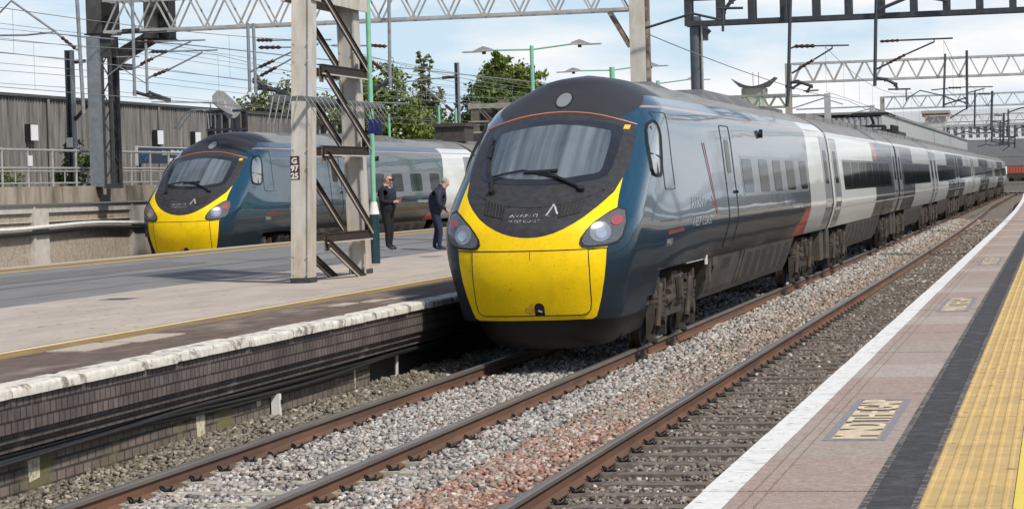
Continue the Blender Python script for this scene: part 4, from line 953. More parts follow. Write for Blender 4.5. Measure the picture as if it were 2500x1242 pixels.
GV_ARMS = [
  ('tube', [(-0.95, 7.48), (-1.09, 4.64), (-1.14, 4.29)], 0.05),
  ('tube', [(-1.05, 5.93), (-0.86, 5.99)], 0.025),
  ('ins', [(-0.89, 6.00), (-0.28, 5.99)], 0.06),
  ('tube', [(-0.28, 5.99), (0.67, 5.97)], 0.022),
  ('tube', [(-0.97, 5.24), (-0.76, 5.35)], 0.028),
  ('ins', [(-0.80, 5.34), (-0.32, 5.61)], 0.05),
  ('tube', [(-0.32, 5.61), (0.19, 5.90), (0.20, 5.98)], 0.024),
  ('clut', [(-1.07, 4.96), (-0.83, 5.01), (-0.44, 4.86)], 0.045),
  ('clut', [(-0.44, 4.86), (-0.54, 4.72)], 0.035),
  ('tube', [(-0.65, 4.72), (-0.22, 4.73)], 0.022),
  ('clut', [(-1.13, 4.88), (-0.95, 4.83), (-0.71, 4.96)], 0.035),
  ('tube', [(1.48, 7.37), (1.44, 6.56), (1.37, 4.79)], 0.05),
  ('ins', [(1.54, 6.04), (2.11, 6.05)], 0.045),
  ('tube', [(2.11, 6.05), (3.58, 6.05)], 0.025),
  ('tube', [(1.42, 5.26), (1.80, 5.43)], 0.028),
  ('ins', [(1.77, 5.42), (2.27, 5.65)], 0.045),
  ('tube', [(2.27, 5.65), (3.06, 5.97), (3.06, 6.04)], 0.024),
  ('tube', [(1.51, 6.93), (2.39, 7.26)], 0.05),
  ('tube', [(2.87, 7.23), (3.47, 7.10), (3.46, 6.96)], 0.045),
  ('clut', [(1.39, 5.02), (1.68, 4.97), (1.95, 4.82)], 0.045),
  ('clut', [(1.95, 4.82), (1.98, 4.70)], 0.035),
  ('tube', [(1.74, 4.68), (2.37, 4.67)], 0.024),
]
G2_ARMS = [
  ('tube', [(2.08, 7.03), (1.97, 4.89)], 0.06),
  ('tube', [(2.93, 7.13), (2.89, 4.81)], 0.07),
  ('ins', [(2.16, 5.67), (2.71, 5.66)], 0.06),
  ('tube', [(1.50, 5.61), (2.16, 5.65)], 0.03),
  ('tube', [(2.71, 5.68), (3.92, 5.65)], 0.03),
  ('tube', [(0.51, 5.29), (1.06, 5.61), (1.98, 5.36)], 0.03),
  ('tube', [(0.51, 5.66), (0.50, 5.20)], 0.035),
  ('clut', [(1.98, 5.36), (2.46, 5.15), (2.83, 5.25)], 0.04),
  ('clut', [(2.05, 5.03), (2.54, 5.16), (2.86, 5.05)], 0.04),
  ('tube', [(2.90, 5.44), (3.60, 5.60)], 0.03),
  ('tube', [(2.20, 4.45), (2.72, 4.76), (2.89, 4.82)], 0.035),
]
G3_ARMS = [
  ('tube', [(1.87, 6.91), (1.80, 4.73)], 0.07),
  ('tube', [(2.83, 6.85), (2.71, 4.63)], 0.09),
  ('ins', [(2.03, 6.71), (2.71, 6.67)], 0.07),
  ('clut', [(1.80, 4.87), (2.37, 4.66), (2.71, 4.72)], 0.05),
  ('tube', [(2.02, 4.51), (3.16, 4.54)], 0.04),
  ('tube', [(0.65, 4.44), (1.34, 4.61), (1.91, 4.49)], 0.04),
  ('tube', [(3.69, 5.78), (3.63, 4.25)], 0.06),
  ('tube', [(3.69, 5.61), (4.32, 5.82), (4.78, 5.88)], 0.05),
  ('clut', [(2.83, 5.11), (3.40, 5.05), (3.67, 5.13)], 0.05),
  ('clut', [(2.82, 4.65), (3.57, 4.62)], 0.05),
]
# ---------------------------------------------------------------- overhead line
def arms(parent, data, y, mtube, ins_r=1.0):
    """drop tubes, registration arms and insulators hung in one plane across the tracks"""
    for kind, pts, r in data:
        P = [(x, y + (.0 if kind != 'clut' else .05), z) for x, z in pts]; b = MB()
        if kind == 'tube':
            vert = abs(pts[0][1]-pts[-1][1]) > 1.2 and abs(pts[0][0]-pts[-1][0]) < .5
            near = min(x for x, z in pts) > -4 and r >= .05 and y < 62
            b.tube(P, r*(.62 if near else 1), 8); b.build('drop_tube' if vert else 'registration_arm', m_darksteel if near else mtube, parent)
        elif kind == 'ins':
            p, q = Vector(P[0]), Vector(P[-1]); n = 9; pp = []; rr = []
            for k in range(n):
                t = k/(n-1); pp += [p.lerp(q, max(0, t-.02)), p.lerp(q, min(1, t+.02))]; w = r*(1.0 if k % 2 else .68)*(.6 if k in (0, n-1) else 1); rr += [w, w]
            b.tube(pp, rr, 10); b.build('insulator', m_insul, parent)
        else:
            b.tube(P, [r]*len(P), 7)
            for p in P: b.bx(p[0]-r*1.2, p[0]+r*1.2, p[1]-r, p[1]+r, p[2]-r*1.5, p[2]+r*.9)
            b.build('steady_arm', m_darksteel, parent)
def truss(b, x0, x1, y, z0, z1, pitch, dep=.5, w=.07, d=.055, skew=0., m=0):
    """box lattice beam: four chords and zigzag lacing"""
    k = lambda t: y + skew*t
    for dy in (-dep/2, dep/2):
        for z in (z0, z1): b.bar((x0, k(0)+dy, z), (x1, k(1)+dy, z), w, w, m)
        n = max(1, round((x1-x0)/pitch))
        for i in range(n):
            ta, tm, tb = i/n, (i+.5)/n, (i+1)/n; xa, xm, xb = (x0+(x1-x0)*t for t in (ta, tm, tb))
            b.bar((xa, k(ta)+dy*.9, z0), (xm-.04, k(tm)+dy*.9, z1), d, d*.6, m); b.bar((xm+.04, k(tm)+dy*.9, z1), (xb, k(tb)+dy*.9, z0), d, d*.6, m)
    n = max(1, round((x1-x0)/(pitch*1)))
    for i in range(n+1):
        t = i/n; x = x0+(x1-x0)*t
        for z in (z0, z1): b.bar((x, k(t)-dep/2, z), (x, k(t)+dep/2, z), d*.8, d*.8, m)
def hbeam(b, x, y, z0, z1, w=.3, d=.3, t=.03, m=0, m2=None):   # I section column, flanges facing the camera side and away
    m2 = m if m2 is None else m2
    b.bx(x-w/2, x+w/2, y-d/2, y-d/2+t, z0, z1, m); b.bx(x-w/2, x+w/2, y+d/2-t, y+d/2, z0, z1, m); b.bx(x-t/2, x+t/2, y-d/2+t, y+d/2-t, z0, z1, m2)
# gantry across the island platform
G1 = empty('overhead_gantry', (0, 0, 0), None, 'silver lattice gantry spanning the far train between grey lattice mast and cream post', 'gantry', 'overhead line gantries')
b = MB(); truss(b, -17.7, -3.95, 61.0, 6.55, 7.36, .89, .55, .075, .06); b.build('boom', m_steel_pale, G1, smooth=0)
b = MB(); b.bx(-3.91, -3.52, 60.85, 60.9, .8, 8, 0); b.bx(-3.91, -3.52, 61.2, 61.25, .8, 8, 0); b.bx(-3.73, -3.70, 60.9, 61.2, .8, 8, 0); b.bx(-3.52, -3.44, 60.95, 61.2, .8, 8, 1)
b.build('mast', [m_cream, m_rustbrown], G1, smooth=0)
b = MB(); b.bar((-4.42, 60.9, 6.50), (-3.92, 60.9, 5.62), .09, .09); b.bar((-4.42, 61.2, 6.50), (-3.92, 61.2, 5.62), .09, .09); b.build('knee_brace', m_rustbrown, G1, smooth=0)
b = MB(); b.bx(-18.19, -17.85, 60.7, 60.95, 2.55, 6.46); b.bx(-18.14, -17.9, 60.95, 61.05, 2.55, 6.46)
b.build('mast', mat('galvanised mast', (.23,.25,.27), .5, .3, var=.18, vscale=2.5), G1, smooth=0)
b = MB()
for x in (-17.83, -17.60):
    for yy in (60.85, 61.35): b.bx(x-.035, x+.035, yy-.035, yy+.035, 2.55, 6.45)
for i in range(5):
    z = 2.75+i*.74
    for yy in (60.85, 61.35):
        b.bar((-17.82, yy, z), (-17.61, yy, z+.37), .05, .02); b.bar((-17.61, yy, z+.37), (-17.82, yy, z+.74), .05, .02)
b.bx(-17.82, -17.6, 61.36, 61.39, 2.6, 6.4); b.bx(-17.86, -17.56, 60.8, 61.4, 2.5, 2.62); b.bx(-17.86, -17.58, 60.82, 61.4, 5.9, 6.45)
b.build('lattice_mast', mat('dark lattice steel', (.05,.05,.05), .6, var=.25), G1, smooth=0)
m_box = mat('grey brown steel box', (.085,.082,.075), .6, .1, var=.25, vscale=2, col2=(.06,.057,.052), c2=(.45,.65))
for xa, xb, z in ((-18.46, -17.77, 6.58), (-16.86, -16.2, 6.38)):
    b = MB(); b.bx(xa, xb-.28, 61.42, 62.1, z, 8.2); b.bx(xb-.28, xb, 61.5, 62.05, z-.02, 8.2, 1); b.bx(xa-.05, xb, 61.38, 62.15, z-.04, z, 1)
    b.build('steel_box', [m_box, mat('dark box face', (.014,.013,.013), .7)], G1, smooth=0)
b = MB(); b.bar((-17.80, 61.46, 5.92), (-16.75, 61.46, 6.46), .1, .22); b.bar((-17.80, 61.9, 5.82), (-16.75, 61.9, 6.36), .1, .16); b.bx(-17.85,-17.35,61.4,61.9,5.6,5.75); b.build('knee_brace', m_box, G1, smooth=0)
b = MB(); b.bx(-17.15, -16.7, 60.6, 60.7, 6.52, 6.60); b.bx(-17.3,-15.95,60.62,60.68,6.48,6.52); b.build('bracket', m_darksteel, G1, smooth=0)
arms(G1, G1_ARMS, 60.55, m_steel)
# dark ladder-like gantry at upper right
GV = empty('overhead_gantry', (0, 0, 0), None, 'dark ladder-shaped gantry beam of square openings on round grey column', 'gantry', 'overhead line gantries')
b = MB()
for yy in (71.25, 71.75):
    b.bx(-4.05, 9.5, yy-.05, yy+.05, 6.72, 6.86); b.bx(-4.05, 9.5, yy-.05, yy+.05, 7.47, 7.6)
for i in range(15):
    x = -4.0+.92*i
    for yy in (71.25, 71.75): b.bx(x-.05, x+.15, yy-.045, yy+.045, 6.86, 7.47)
    b.bx(x-.05, x-.02, 71.29, 71.71, 6.8, 7.5); b.bx(x-.05, x+.12, 71.3, 71.7, 6.74, 6.78)
b.build('boom', m_darksteel, GV, smooth=0)
b = MB(); b.tube([(-3.78, 71.5, .8), (-3.78, 71.5, 7.0)], .17, 20); b.bx(-3.6, -3.42, 71.4, 71.6, 6.3, 6.72); b.bar((-3.6, 71.5, 6.35), (-3.35, 71.5, 6.6), .1, .1); b.build('column', mat('blue grey column', (.10,.115,.13), .5, .2, var=.15), GV)
b = MB(); b.tube([(-3.58, 71.35, .8), (-3.58, 71.35, 6.9)], .03, 8); b.build('conduit', m_steel_pale, GV)
b = MB(); b.tube([(9.4, 71.5, .8), (9.4, 71.5, 7.0)], .17, 20); b.build('column', MATS['blue grey column'], GV)
arms(GV, GV_ARMS, 71.0, mat('drop tube dark', (.055,.065,.075), .5, .3, var=.2))
# receding gantries
def gantry(y, xl, xr, z0, z1, pitch, label, data=None, post=.24, mt=None):
    g = empty('overhead_gantry', (0, 0, 0), None, label, 'gantry', 'overhead line gantries'); mt = mt or m_steel_pale
    b = MB(); truss(b, xl+.3, xr, y, z0, z1, pitch, .5, .085, .075); b.build('boom', mt, g, smooth=0)
    for x in (xl, xr):
        b = MB(); b.bx(x, x+post, y-.14, y-.08, .6, z1+.03); b.bx(x, x+post, y+.08, y+.14, .6, z1+.03); b.bx(x+post/2-.02, x+post/2+.02, y-.08, y+.08, .6, z1); b.build('mast', mat('pale brown mast', (.33,.305,.265), .65, var=.15), g, smooth=0)
    if data: arms(g, [(k, p, q*.75) for k, p, q in data], y-.5, MATS['drop tube dark'])
    return g
gantry(101, -4.36, 9.2, 6.13, 6.88, .85, 'silver lattice gantry on cream post right behind dark ladder gantry', G2_ARMS)
gantry(143, -3.48, 9.2, 6.05, 6.73, .95, 'third lattice gantry from the camera, standing beyond the train pantograph', G3_ARMS)
gantry(186, -3.2, 9.2, 5.74, 6.56, 1.0, 'fourth lattice gantry, in front of the white footbridge', [(k, [(x*.9, z-.25) for x, z in p], r*1.2) for k, p, r in G3_ARMS])
gantry(214, -3.2, 9.2, 5.6, 6.3, 1.1, 'small dim lattice gantry close to the white footbridge', [(k, [(x*.8, z-.4) for x, z in p], r*1.4) for k, p, r in G2_ARMS])
gantry(104, -10.5, -4.7, 5.25, 5.75, .7, 'low greenish lattice beam seen over the train roof below the pagoda tower', None, .2, mat('greenish steel', (.24,.27,.21), .6, var=.2))
def bracket_post(x, y, zt, xl, label):
    g = empty('bracket_post', (x, y, .8), None, label, 'mast', 'bracket posts over the train roof'); b = MB(); b.bx(-.15, .15, -.13, .13, 0, zt-.8); b.build('post', m_steel_pale, g, smooth=0)
    b = MB(); b.bar((-.1, 0, zt-.88), (xl-x, 0, zt-.9), .07, .08); b.bar((-.1, 0, zt-1.0), ((xl-x)*.55, 0, zt-1.55), .06, .06); b.bar((.15, 0, zt-1.15), (.75, 0, zt-1.35), .05, .05); b.build('bracket_arm', m_steel, g, smooth=0)
bracket_post(-4.58, 122, 6.35, -8.2, 'square grey bracket post rising above the train roof left of the pantograph')
bracket_post(-4.45, 150, 6.5, -9, 'smaller bracket post just above the corrugated canopy end wall')
# single masts
def mast(x, y, z0, z1, w, label, arms_=()):
    g = empty('mast', (x, y, z0), None, label, 'mast'); b = MB(); b.bx(-w/2, -w/2+.05, -.1, .1, 0, z1-z0); b.bx(w/2-.05, w/2, -.1, .1, 0, z1-z0, 1); b.bx(-w/2+.05, w/2-.05, -.02, .02, 0, z1-z0)
    b.build('post', [m_darksteel, m_steel], g, smooth=0)
    for k, P, r in arms_:
        b = MB(); b.tube([(px-x, 0, pz-z0) for px, pz in P], r, 7); b.build('insulator' if k == 'ins' else 'arm', m_insul if k == 'ins' else m_steel, g)
    return g
mast(-19.2, 62.0, 2.6, 6.2, .2, 'thin dark mast behind the railing at the far left', [('ins', [(-19.05, 5.88), (-18.75, 5.9)], .05), ('ins', [(-19.1, 4.35), (-18.72, 4.75)], .05)])
b = MB(); b.bx(-19.3, -19.12, 61.84, 61.87, 3.62, 3.88); tag(b.build('notice_plate', m_white, smooth=0), 'small white plate fixed on the thin dark mast', 'notice')
mast(-16.5, 94.5, .9, 7.15, .16, 'slim grey mast with one insulator arm in front of the trees', [('ins', [(-16.55, 6.6), (-17.1, 6.58)], .06), ('arm', [(-17.1, 6.58), (-18.6, 6.48)], .025), ('ins', [(-16.7, 5.25), (-17.0, 5.5)], .06), ('arm', [(-17.0, 5.5), (-17.9, 6.35)], .025)])
# cream A-frame legs on the platform
AF = empty('platform_gantry_legs', (0, 0, 0), None, 'weathered cream two-legged steel tower on the island platform with dark brown diagonal bracing', 'gantry tower')
def leg(p, q, w, d):   # stout channel leg from base p to top q
    b = MB(); p = Vector(p); q = Vector(q)
    for dx in (-w/2+.02, w/2-.02): b.bar(p+Vector((dx, -.02, 0)), q+Vector((dx, -.02, 0)), .035, d, 0, (0,1,0))
    b.bar(p+Vector((0, -d/2+.03, .0)), q+Vector((0, -d/2+.03, 0)), w-.08, .03, 0, (0,1,0)); b.bar(p+Vector((0, d/2-.05, 0)), q+Vector((0, d/2-.05, 0)), w-.08, .03, 0, (0,1,0))
    b.bx(p.x-w/2-.008, p.x+w/2+.008, p.y-d/2-.02, p.y+d/2+.01, p.z, p.z+.085, 1)
    r = random.Random(5)
    for k in range(18):
        t = (k+.5)/18
        for dx in (-w/2+.035, w/2-.035):
            if (k//2) % 3 == 0: c = p.lerp(q, t); b.bx(c.x+dx-.014, c.x+dx+.014, c.y-d/2-.03, c.y-d/2+.0, c.z-.014, c.z+.014)
    return b.build('leg', [m_cream, m_darksteel], AF, smooth=0)
leg((-5.40, 37.96, .8), (-5.40, 38.52, 5.9), .315, .36); leg((-5.48, 41.57, .8), (-5.48, 41.18, 5.9), .31, .36)
m_brace_dk = mat('dark brown brace face', (.035,.024,.018), .8, var=.3, vscale=4)  # dark brown for web and top bar, lower flange stays cream
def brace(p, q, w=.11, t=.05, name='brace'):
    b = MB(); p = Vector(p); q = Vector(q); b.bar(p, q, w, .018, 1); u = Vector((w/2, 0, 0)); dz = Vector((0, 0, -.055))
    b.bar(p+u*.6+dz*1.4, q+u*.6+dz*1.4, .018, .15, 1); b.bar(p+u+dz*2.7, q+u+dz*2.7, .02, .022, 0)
    b.build(name, [m_cream, m_brace_dk], AF, smooth=0)
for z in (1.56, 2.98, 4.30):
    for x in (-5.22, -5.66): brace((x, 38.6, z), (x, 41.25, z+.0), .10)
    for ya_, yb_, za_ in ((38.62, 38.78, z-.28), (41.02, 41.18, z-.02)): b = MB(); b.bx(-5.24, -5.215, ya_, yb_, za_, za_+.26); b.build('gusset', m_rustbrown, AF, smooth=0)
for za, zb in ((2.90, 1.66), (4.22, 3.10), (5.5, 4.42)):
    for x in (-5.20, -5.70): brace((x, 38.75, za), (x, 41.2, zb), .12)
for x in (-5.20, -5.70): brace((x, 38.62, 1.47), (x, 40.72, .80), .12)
b = MB(); b.bx(-5.25, -5.21, 38.3, 41.5, 5.32, 5.75); b.bx(-5.75, -5.71, 38.3, 41.5, 5.32, 5.75); b.bx(-5.75, -5.2, 38.3, 41.5, 5.75, 5.8); b.build('head_beam', m_cream, AF, smooth=0)
# anti-climb spikes
b = MB(); zc = 3.72
for (ya, yb) in ((37.45, 42.3),):
    for x in (-5.2, -5.7): b.bar((x, ya, zc), (x, yb, zc), .03, .08)
    for yy in (ya, yb): b.bar((-5.7, yy, zc), (-5.2, yy, zc), .03, .08)
    n = 17
    for i in range(n):
        yy = ya+(yb-ya)*(i+.5)/n
        for x, s in ((-5.2, 1), (-5.7, -1)): b.tube([(x, yy, zc+.04), (x+s*.24, yy+.05, zc-.33)], [.011, .004], 5)
    for i in range(5):
        x = -5.7+.5*(i+.5)/5; b.tube([(x, ya, zc+.04), (x, ya-.32, zc-.40)], [.017, .006], 5); b.tube([(x, yb, zc+.04), (x, yb+.32, zc-.40)], [.017, .006], 5)
b.build('anticlimb_spikes', mat('spike steel', (.17,.18,.175), .5, .4, var=.2), AF)
# number plate
NP_ = empty('number_plate', (-5.42, 37.76, 2.63), None, 'dark brown plate lettered G 97 25 on the nearer cream leg', 'number plate')
b = MB(); b.bx(-.075, .075, -.03, -.012, -.19, .19); b.build('plate', mat('brown enamel', (.075,.020,.015), .5, var=.2), NP_, smooth=0)
b = MB()
for tx, zz in (('G', .075), ('97', -.045), ('25', -.165)):
    vs, fs = text_geo(tx, .125, 'CENTER', .005); b.add([(v[0]-.005, -.0325, zz+v[1]) for v in vs], fs)
b.build('lettering', mat('plate white', (.75,.72,.68), .5), NP_, smooth=0)
# overhead wires
WR = 'overhead wires'
def wire(pts, r=.008, label='thin grey overhead wire running along above the tracks', drop=None):
    b = MB(); b.tube(pts, r, 5, caps=False)
    if drop:
        for (x, y, za, zb) in drop: b.tube([(x, y, za), (x, y, zb)], .004, 4, caps=False)
    tag(b.build('overhead_wire', m_wire), label, 'wire', WR)
def cat(x, y0, y1, zc, zm, sag=.35, span=42., ph=0., bend=False, r=.008, mess=True):
    pts = []; dr = []
    for i in range(int((y1-y0)/3)+1):
        y = y0+3*i; u = ((y+ph) % span)/span; z = zm-4*sag*u*(1-u); xx = x+(sh2(y) if bend else 0)
        pts.append((xx, y, z))
        if i % 2 == 0 and zc: dr.append((xx, y, zc, z))
    if mess: wire(pts, r, drop=dr)
    if zc: wire([(x+(sh2(y) if bend else 0), y, zc) for y in np.arange(y0, y1, 6)], r)
cat(0, 71, 300, 4.68, 5.95, .5, 42, 13); cat(XT2, 71, 300, 4.65, 6.0, .5, 42, 13, True)
cat(-15.05, 20, 150, 4.62, 5.95, .4, 40, 19); cat(-12.0, 24, 160, 4.9, 6.1, .4, 40, 19)
for x, z, s in ((-18.5, 6.25, .1), (-18.5, 5.47, .1), (-18.7, 5.95, .15), (-18.7, 5.67, .1), (-19.6, 5.27, .1), (-19.6, 5.0, .1), (-20.3, 6.8, .2), (-18.45, 6.6, .1)):
    cat(x, 40, 150, None, z, s, 44, 23, r=.007)
cat(-3.46, 61.2, 170, None, 5.93, .22, 60, 0, r=.014)
wire([(-18.3, 58, 6.42), (-17.7, 60.5, 6.38), (-15.8, 62, 6.2), (-10, 80, 5.6)], .016, 'pair of twisted feeder wires crossing in front of grey lattice mast')
for (xa, xb, ya, yb, z) in ((-10.5,-10.5,60,118,5.6),(-9.8,-9.8,60,118,5.2),(-10.9,-10.9,60,118,4.9)): wire([(xa, ya, z), (xb, (ya+yb)/2, z-.12), (xb, yb, z)], .007)
# ---------------------------------------------------------------- far side: retaining wall, shed, railings
m_conc = mat('weathered concrete', (.40,.35,.29), .92, var=.15, vscale=1.2, stretch=(1,1,.4), col2=(.22,.18,.14), c2=(.48,.7), bump=.3)
m_conc_stain = mat('streaked concrete beam', (.36,.31,.25), .92, var=.2, vscale=1.0, stretch=(1,1.6,.3), col2=(.17,.14,.105), c2=(.48,.66), bump=.3)
m_conc_lt = mat('pale concrete rib', (.52,.48,.43), .9, var=.12, vscale=1.5)
m_pebble = mat('pebbledash panel', (.42,.355,.285), .95, var=.22, vscale=6, col2=(.32,.265,.205), c2=(.45,.65), bump=.8, bscale=35)
RW = empty('retaining_wall', (-18.2, 60, 0), None, 'weathered concrete retaining wall with ribs, under the railings behind the far train', 'wall')
b = MB(); b.bx(-.6, -.02, -45, 70, -.6, 2.1); b.build('wall_panel', m_pebble, RW, smooth=0)
b = MB(); b.bx(-.8, .14, -45, 70, 2.16, 2.58); b.build('coping_beam', m_conc_stain, RW, smooth=0)
b = MB(); b.bx(-.02, .05, -45, 70, 1.93, 2.12)
for k in range(-6, 11): b.bx(-.02, .05, -3.1+6.6*k, -2.2+6.6*k, -.5, 1.93)
for k in range(-6, 11): b.bx(-.02, .03, -2.2+6.6*k, 3.5+6.6*k, 1.70, 1.72); b.bx(-.02, .08, 3.4+6.6*k, 3.52+6.6*k, -.5, 2.1)
b.build('rib', m_conc_lt, RW, smooth=0)
pts = [(-18.07, 40+.8*k, 1.60+.035*math.sin(k*.55)-.02*math.cos(k*.21)-(.10 if 40+.8*k < 57 else 0)*min(1, (57-(40+.8*k))/6)) for k in range(70)]
b = MB(); b.tube(pts, .048, 8); tag(b.build('cable_pipe', m_white), 'sagging white pipe fixed along the concrete retaining wall', 'pipe')
b = MB(); b.tube([(x-.02, y, z-.13) for x, y, z in pts], .055, 8); tag(b.build('pipe_shadow', m_cable), 'black strip standing for the shadow just below the sagging white pipe', 'cable')  # black tube put in as the shadow under the white pipe
strip('terrace', -24, -18.8, 15, 160, 2.50, m_conc_stain)
# railing
m_rail_st = mat('grey tubular railing', (.36,.355,.34), .5, .2, var=.18, vscale=2)
def railing(ya, yb, n, label):
    g = empty('railing', (-18.6, ya, 2.55), None, label, 'railing', 'grey railings above the concrete wall'); L_ = yb-ya
    for i in range(n+1): b = MB(); y = L_*i/n; b.tube([(0, y, 0), (0, y, 1.0 if i not in () else .9)], .035, 8); b.build('post', m_rail_st, g)
    for z, r in ((.95, .034), (.50, .03), (.42, .022), (.12, .022)): b = MB(); b.tube([(0, -.1, z), (0, L_+.12, z)], r, 8); b.build('rail_bar', m_rail_st, g)
    for i in range(n): b = MB(); y = L_*(i+.5)/n; b.tube([(0, y, .12), (0, y, .42)], .018, 6); b.build('mid_post', m_rail_st, g)
railing(53.0, 62.3, 6, 'longer grey tubular railing at the far left, in front of the grey shed')
railing(63.2, 78, 10, 'grey tubular railing between lattice mast and the far train')
# grey shed with ribbed cladding
def ribbed(b, p, q, z0, z1, pitch=.32, dep=.05, nrm=(1,0), m=0):
    dx, dy = q[0]-p[0], q[1]-p[1]; L_ = math.hypot(dx, dy); n = int(L_/pitch); vs = []
    for i in range(n):
        for t, o in ((0, 0), (.42, 0), (.52, dep), (.9, dep)):
            s = (i+t)/n; vs.append((p[0]+dx*s+nrm[0]*o, p[1]+dy*s+nrm[1]*o))
    k = len(vs); b.add([(x, y, z0) for x, y in vs]+[(x, y, z1) for x, y in vs], [(i, i+1, k+i+1, k+i) for i in range(k-1)], m)
m_clad = mat('grey brown cladding', (.19,.182,.172), .85, var=.40, vscale=2.2, stretch=(1,2.2,.12), col2=(.115,.108,.10), c2=(.44,.64))
SH = empty('shed', (-23, 60, 2.5), None, 'long grey-brown shed with vertical ribbed cladding above the concrete wall', 'shed')
b = MB(); ribbed(b, (0, -45), (0, 33.5), 0, 2.78, .21, .045); b.bx(-12, -.02, -45, 33.5, 0, 2.7); b.build('cladding', m_clad, SH, smooth=0)
b = MB(); b.bx(-12, .12, -45, 33.55, 2.76, 2.85); b.build('roof_edge', mat('dark roof edge', (.05,.05,.05), .6), SH, smooth=0)
b = MB()
for yy in (9.2, 18.5, 27.0): b.tube([(.1, yy, 0), (.1, yy, 2.74)], .05, 8)
b.build('downpipe', m_clad, SH)
SH2 = empty('shed', (-23.4, 93.6, 2.5), None, 'paler low cladding shed seen behind the cream tower and far train', 'shed')
b = MB(); ribbed(b, (0, 0), (0, 16), 0, 2.35, .6, .08); b.bx(-8, -.02, 0, 16, 0, 2.3); b.build('cladding', mat('paler cladding', (.27,.26,.245), .8, var=.2, vscale=1.2, stretch=(1,1,.3)), SH2, smooth=0)
b = MB(); b.bx(-8, .1, 0, 16, 2.35, 2.43); b.build('roof_edge', MATS['dark roof edge'], SH2, smooth=0)
for yy, lb in ((67.8, 'white wall light box nearest the left picture edge'), (73.0, 'white wall light box half hidden by the lattice mast'), (78.2, 'white wall light box just above the navy station sign'), (81.9, 'white wall light box just above the far train nose')):
    g = empty('wall_light', (-22.94, yy, 4.22), None, lb, 'wall light', 'white wall lights on the shed'); b = MB(); b.bx(0, .17, -.27, .27, -.25, .25); b.build('housing', m_black, g, smooth=0)
    b = MB(); b.bx(.17, .19, -.25, .25, -.23, .23); b.build('panel', mat('wall light panel', (.74,.76,.77), .4), g, smooth=0)
b = MB(); b.bx(-18.58, -18.55, 57.6, 57.85, 3.1, 3.36); tag(b.build('notice_plate', m_white, smooth=0), 'small white plate hanging on the railing at the far left', 'notice')
SG = empty('station_sign', (-21, 71.4, 2.5), None, 'long navy station sign with two rows of pale lettering, partly behind the far train', 'sign')
b = MB(); b.bx(-.03, .03, 0, 6.2, .78, 1.27, 0); b.bx(-.035, .04, -.06, 0, .72, 1.32, 1); b.bx(-.035, .04, 0, 6.2, 1.27, 1.30, 1); b.build('board', [mat('navy sign board', (.018,.030,.055), .45), mat('sign edge', (.5,.5,.5), .5)], SG, smooth=0)
b = MB()
r = random.Random(2)
for (ya, yb, z, h_) in ((2.1, 2.75, 1.06, .12), (2.85, 4.9, 1.07, .14), (2.75, 4.4, .84, .11)):
    y = ya
    while y < yb: w = r.uniform(.07, .14); b.bx(.031, .036, y, min(y+w*.82, yb), z, z+h_*r.uniform(.75, 1.05)); y += w
b.build('lettering', mat('sign white', (.62,.64,.66), .5), SG, smooth=0)
b = MB(); b.tube([(.035, .55+.16*math.cos(a), 1.03+.14*math.sin(a)) for a in np.linspace(0, 6.28, 14)], .014, 5); b.build('symbol', mat('sign blue', (.03,.10,.42), .5), SG)
for y in (.4, 3.2, 5.9): b = MB(); b.bx(-.09, -.03, y-.03, y+.03, 0, 1.25); b.build('post', m_darksteel, SG, smooth=0)
# signal back plate, hooped ladder and equipment frames behind the far train
SGN = empty('signal', (-17.2, 68.6, 4.72), None, 'grey signal seen from behind, angular back plate leaning over dark frame', 'signal')
b = MB(); pl = [(-.42,.5),(-.25,.66),(-.02,.66),(.62,.08),(.62,-.12),(.45,-.30),(.18,-.36),(-.1,-.05),(-.42,.25)]
b.prism(pl, lambda x, z: (x, -.03, z), lambda x, z: (x, .04, z)); b.prism([(-.38,.28),(.05,.3),(.1,.08),(.3,.02),(.34,-.2),(.1,-.1),(-.1,.05)], lambda x, z: (x, -.16, z), lambda x, z: (x, -.03, z)); b.build('back_plate', mat('signal grey', (.36,.36,.36), .6, var=.2, vscale=3), SGN, smooth=0)
b = MB(); b.tube([(.3, 0, -.3), (.25, 0, -.75)], .05, 8); b.build('bracket', m_darksteel, SGN)
b = MB()
for dy in (0, .5): b.tube([(-1.9, dy, -.62), (-1.5, dy, -.12), (-1.2, dy, .02), (-.8, dy, .02), (-.62, dy, -.08), (-.58, dy, -.7)], .028, 7)
b.tube([(-.5,0,.28),(-.5,0,-.6)], .02, 6); b.tube([(-.7,0,-.16),(.6,0,-.16)], .02, 6); b.build('guard_rail', m_steel, SGN); SGN.scale = (.82, .82, .82)
EF = empty('equipment_frame', (-17.2, 68.7, 2.5), None, 'dark rack of upright equipment bars below the signal', 'equipment frame', 'dark equipment frames behind the far train')
for x, w in ((-.45,.16),(-.22,.09),(0,.12),(.24,.07),(.36,.07),(.58,.13)): b = MB(); b.bx(x-w/2, x+w/2, -.1, .1, 0, 2.18-abs(x)*.05); b.build('upright', m_black if w > .1 else m_darksteel, EF, smooth=0)
for z in (1.6, 2.14, .9): b = MB(); b.bx(-.55, .68, -.13, -.1, z, z+.07); b.build('cross_bar', m_darksteel, EF, smooth=0)
E2 = copy_tree(EF); E2.location = (-16.6, 76.5, 2.4); E2.scale = (1, 1, .92); E2['label'] = 'dark rack of equipment bars beside the cream tower leg, above the far train'
SB = empty('signal_gantry', (-16.9, 98.5, 3.0), None, 'brown rusty box-framed signal gantry between trees and nearer train roof', 'signal gantry'); m_sb = mat('rusty grey frame', (.14,.12,.10), .8, var=.3, vscale=2); m_sbd = mat('rusty dark box', (.06,.052,.047), .8, var=.3)
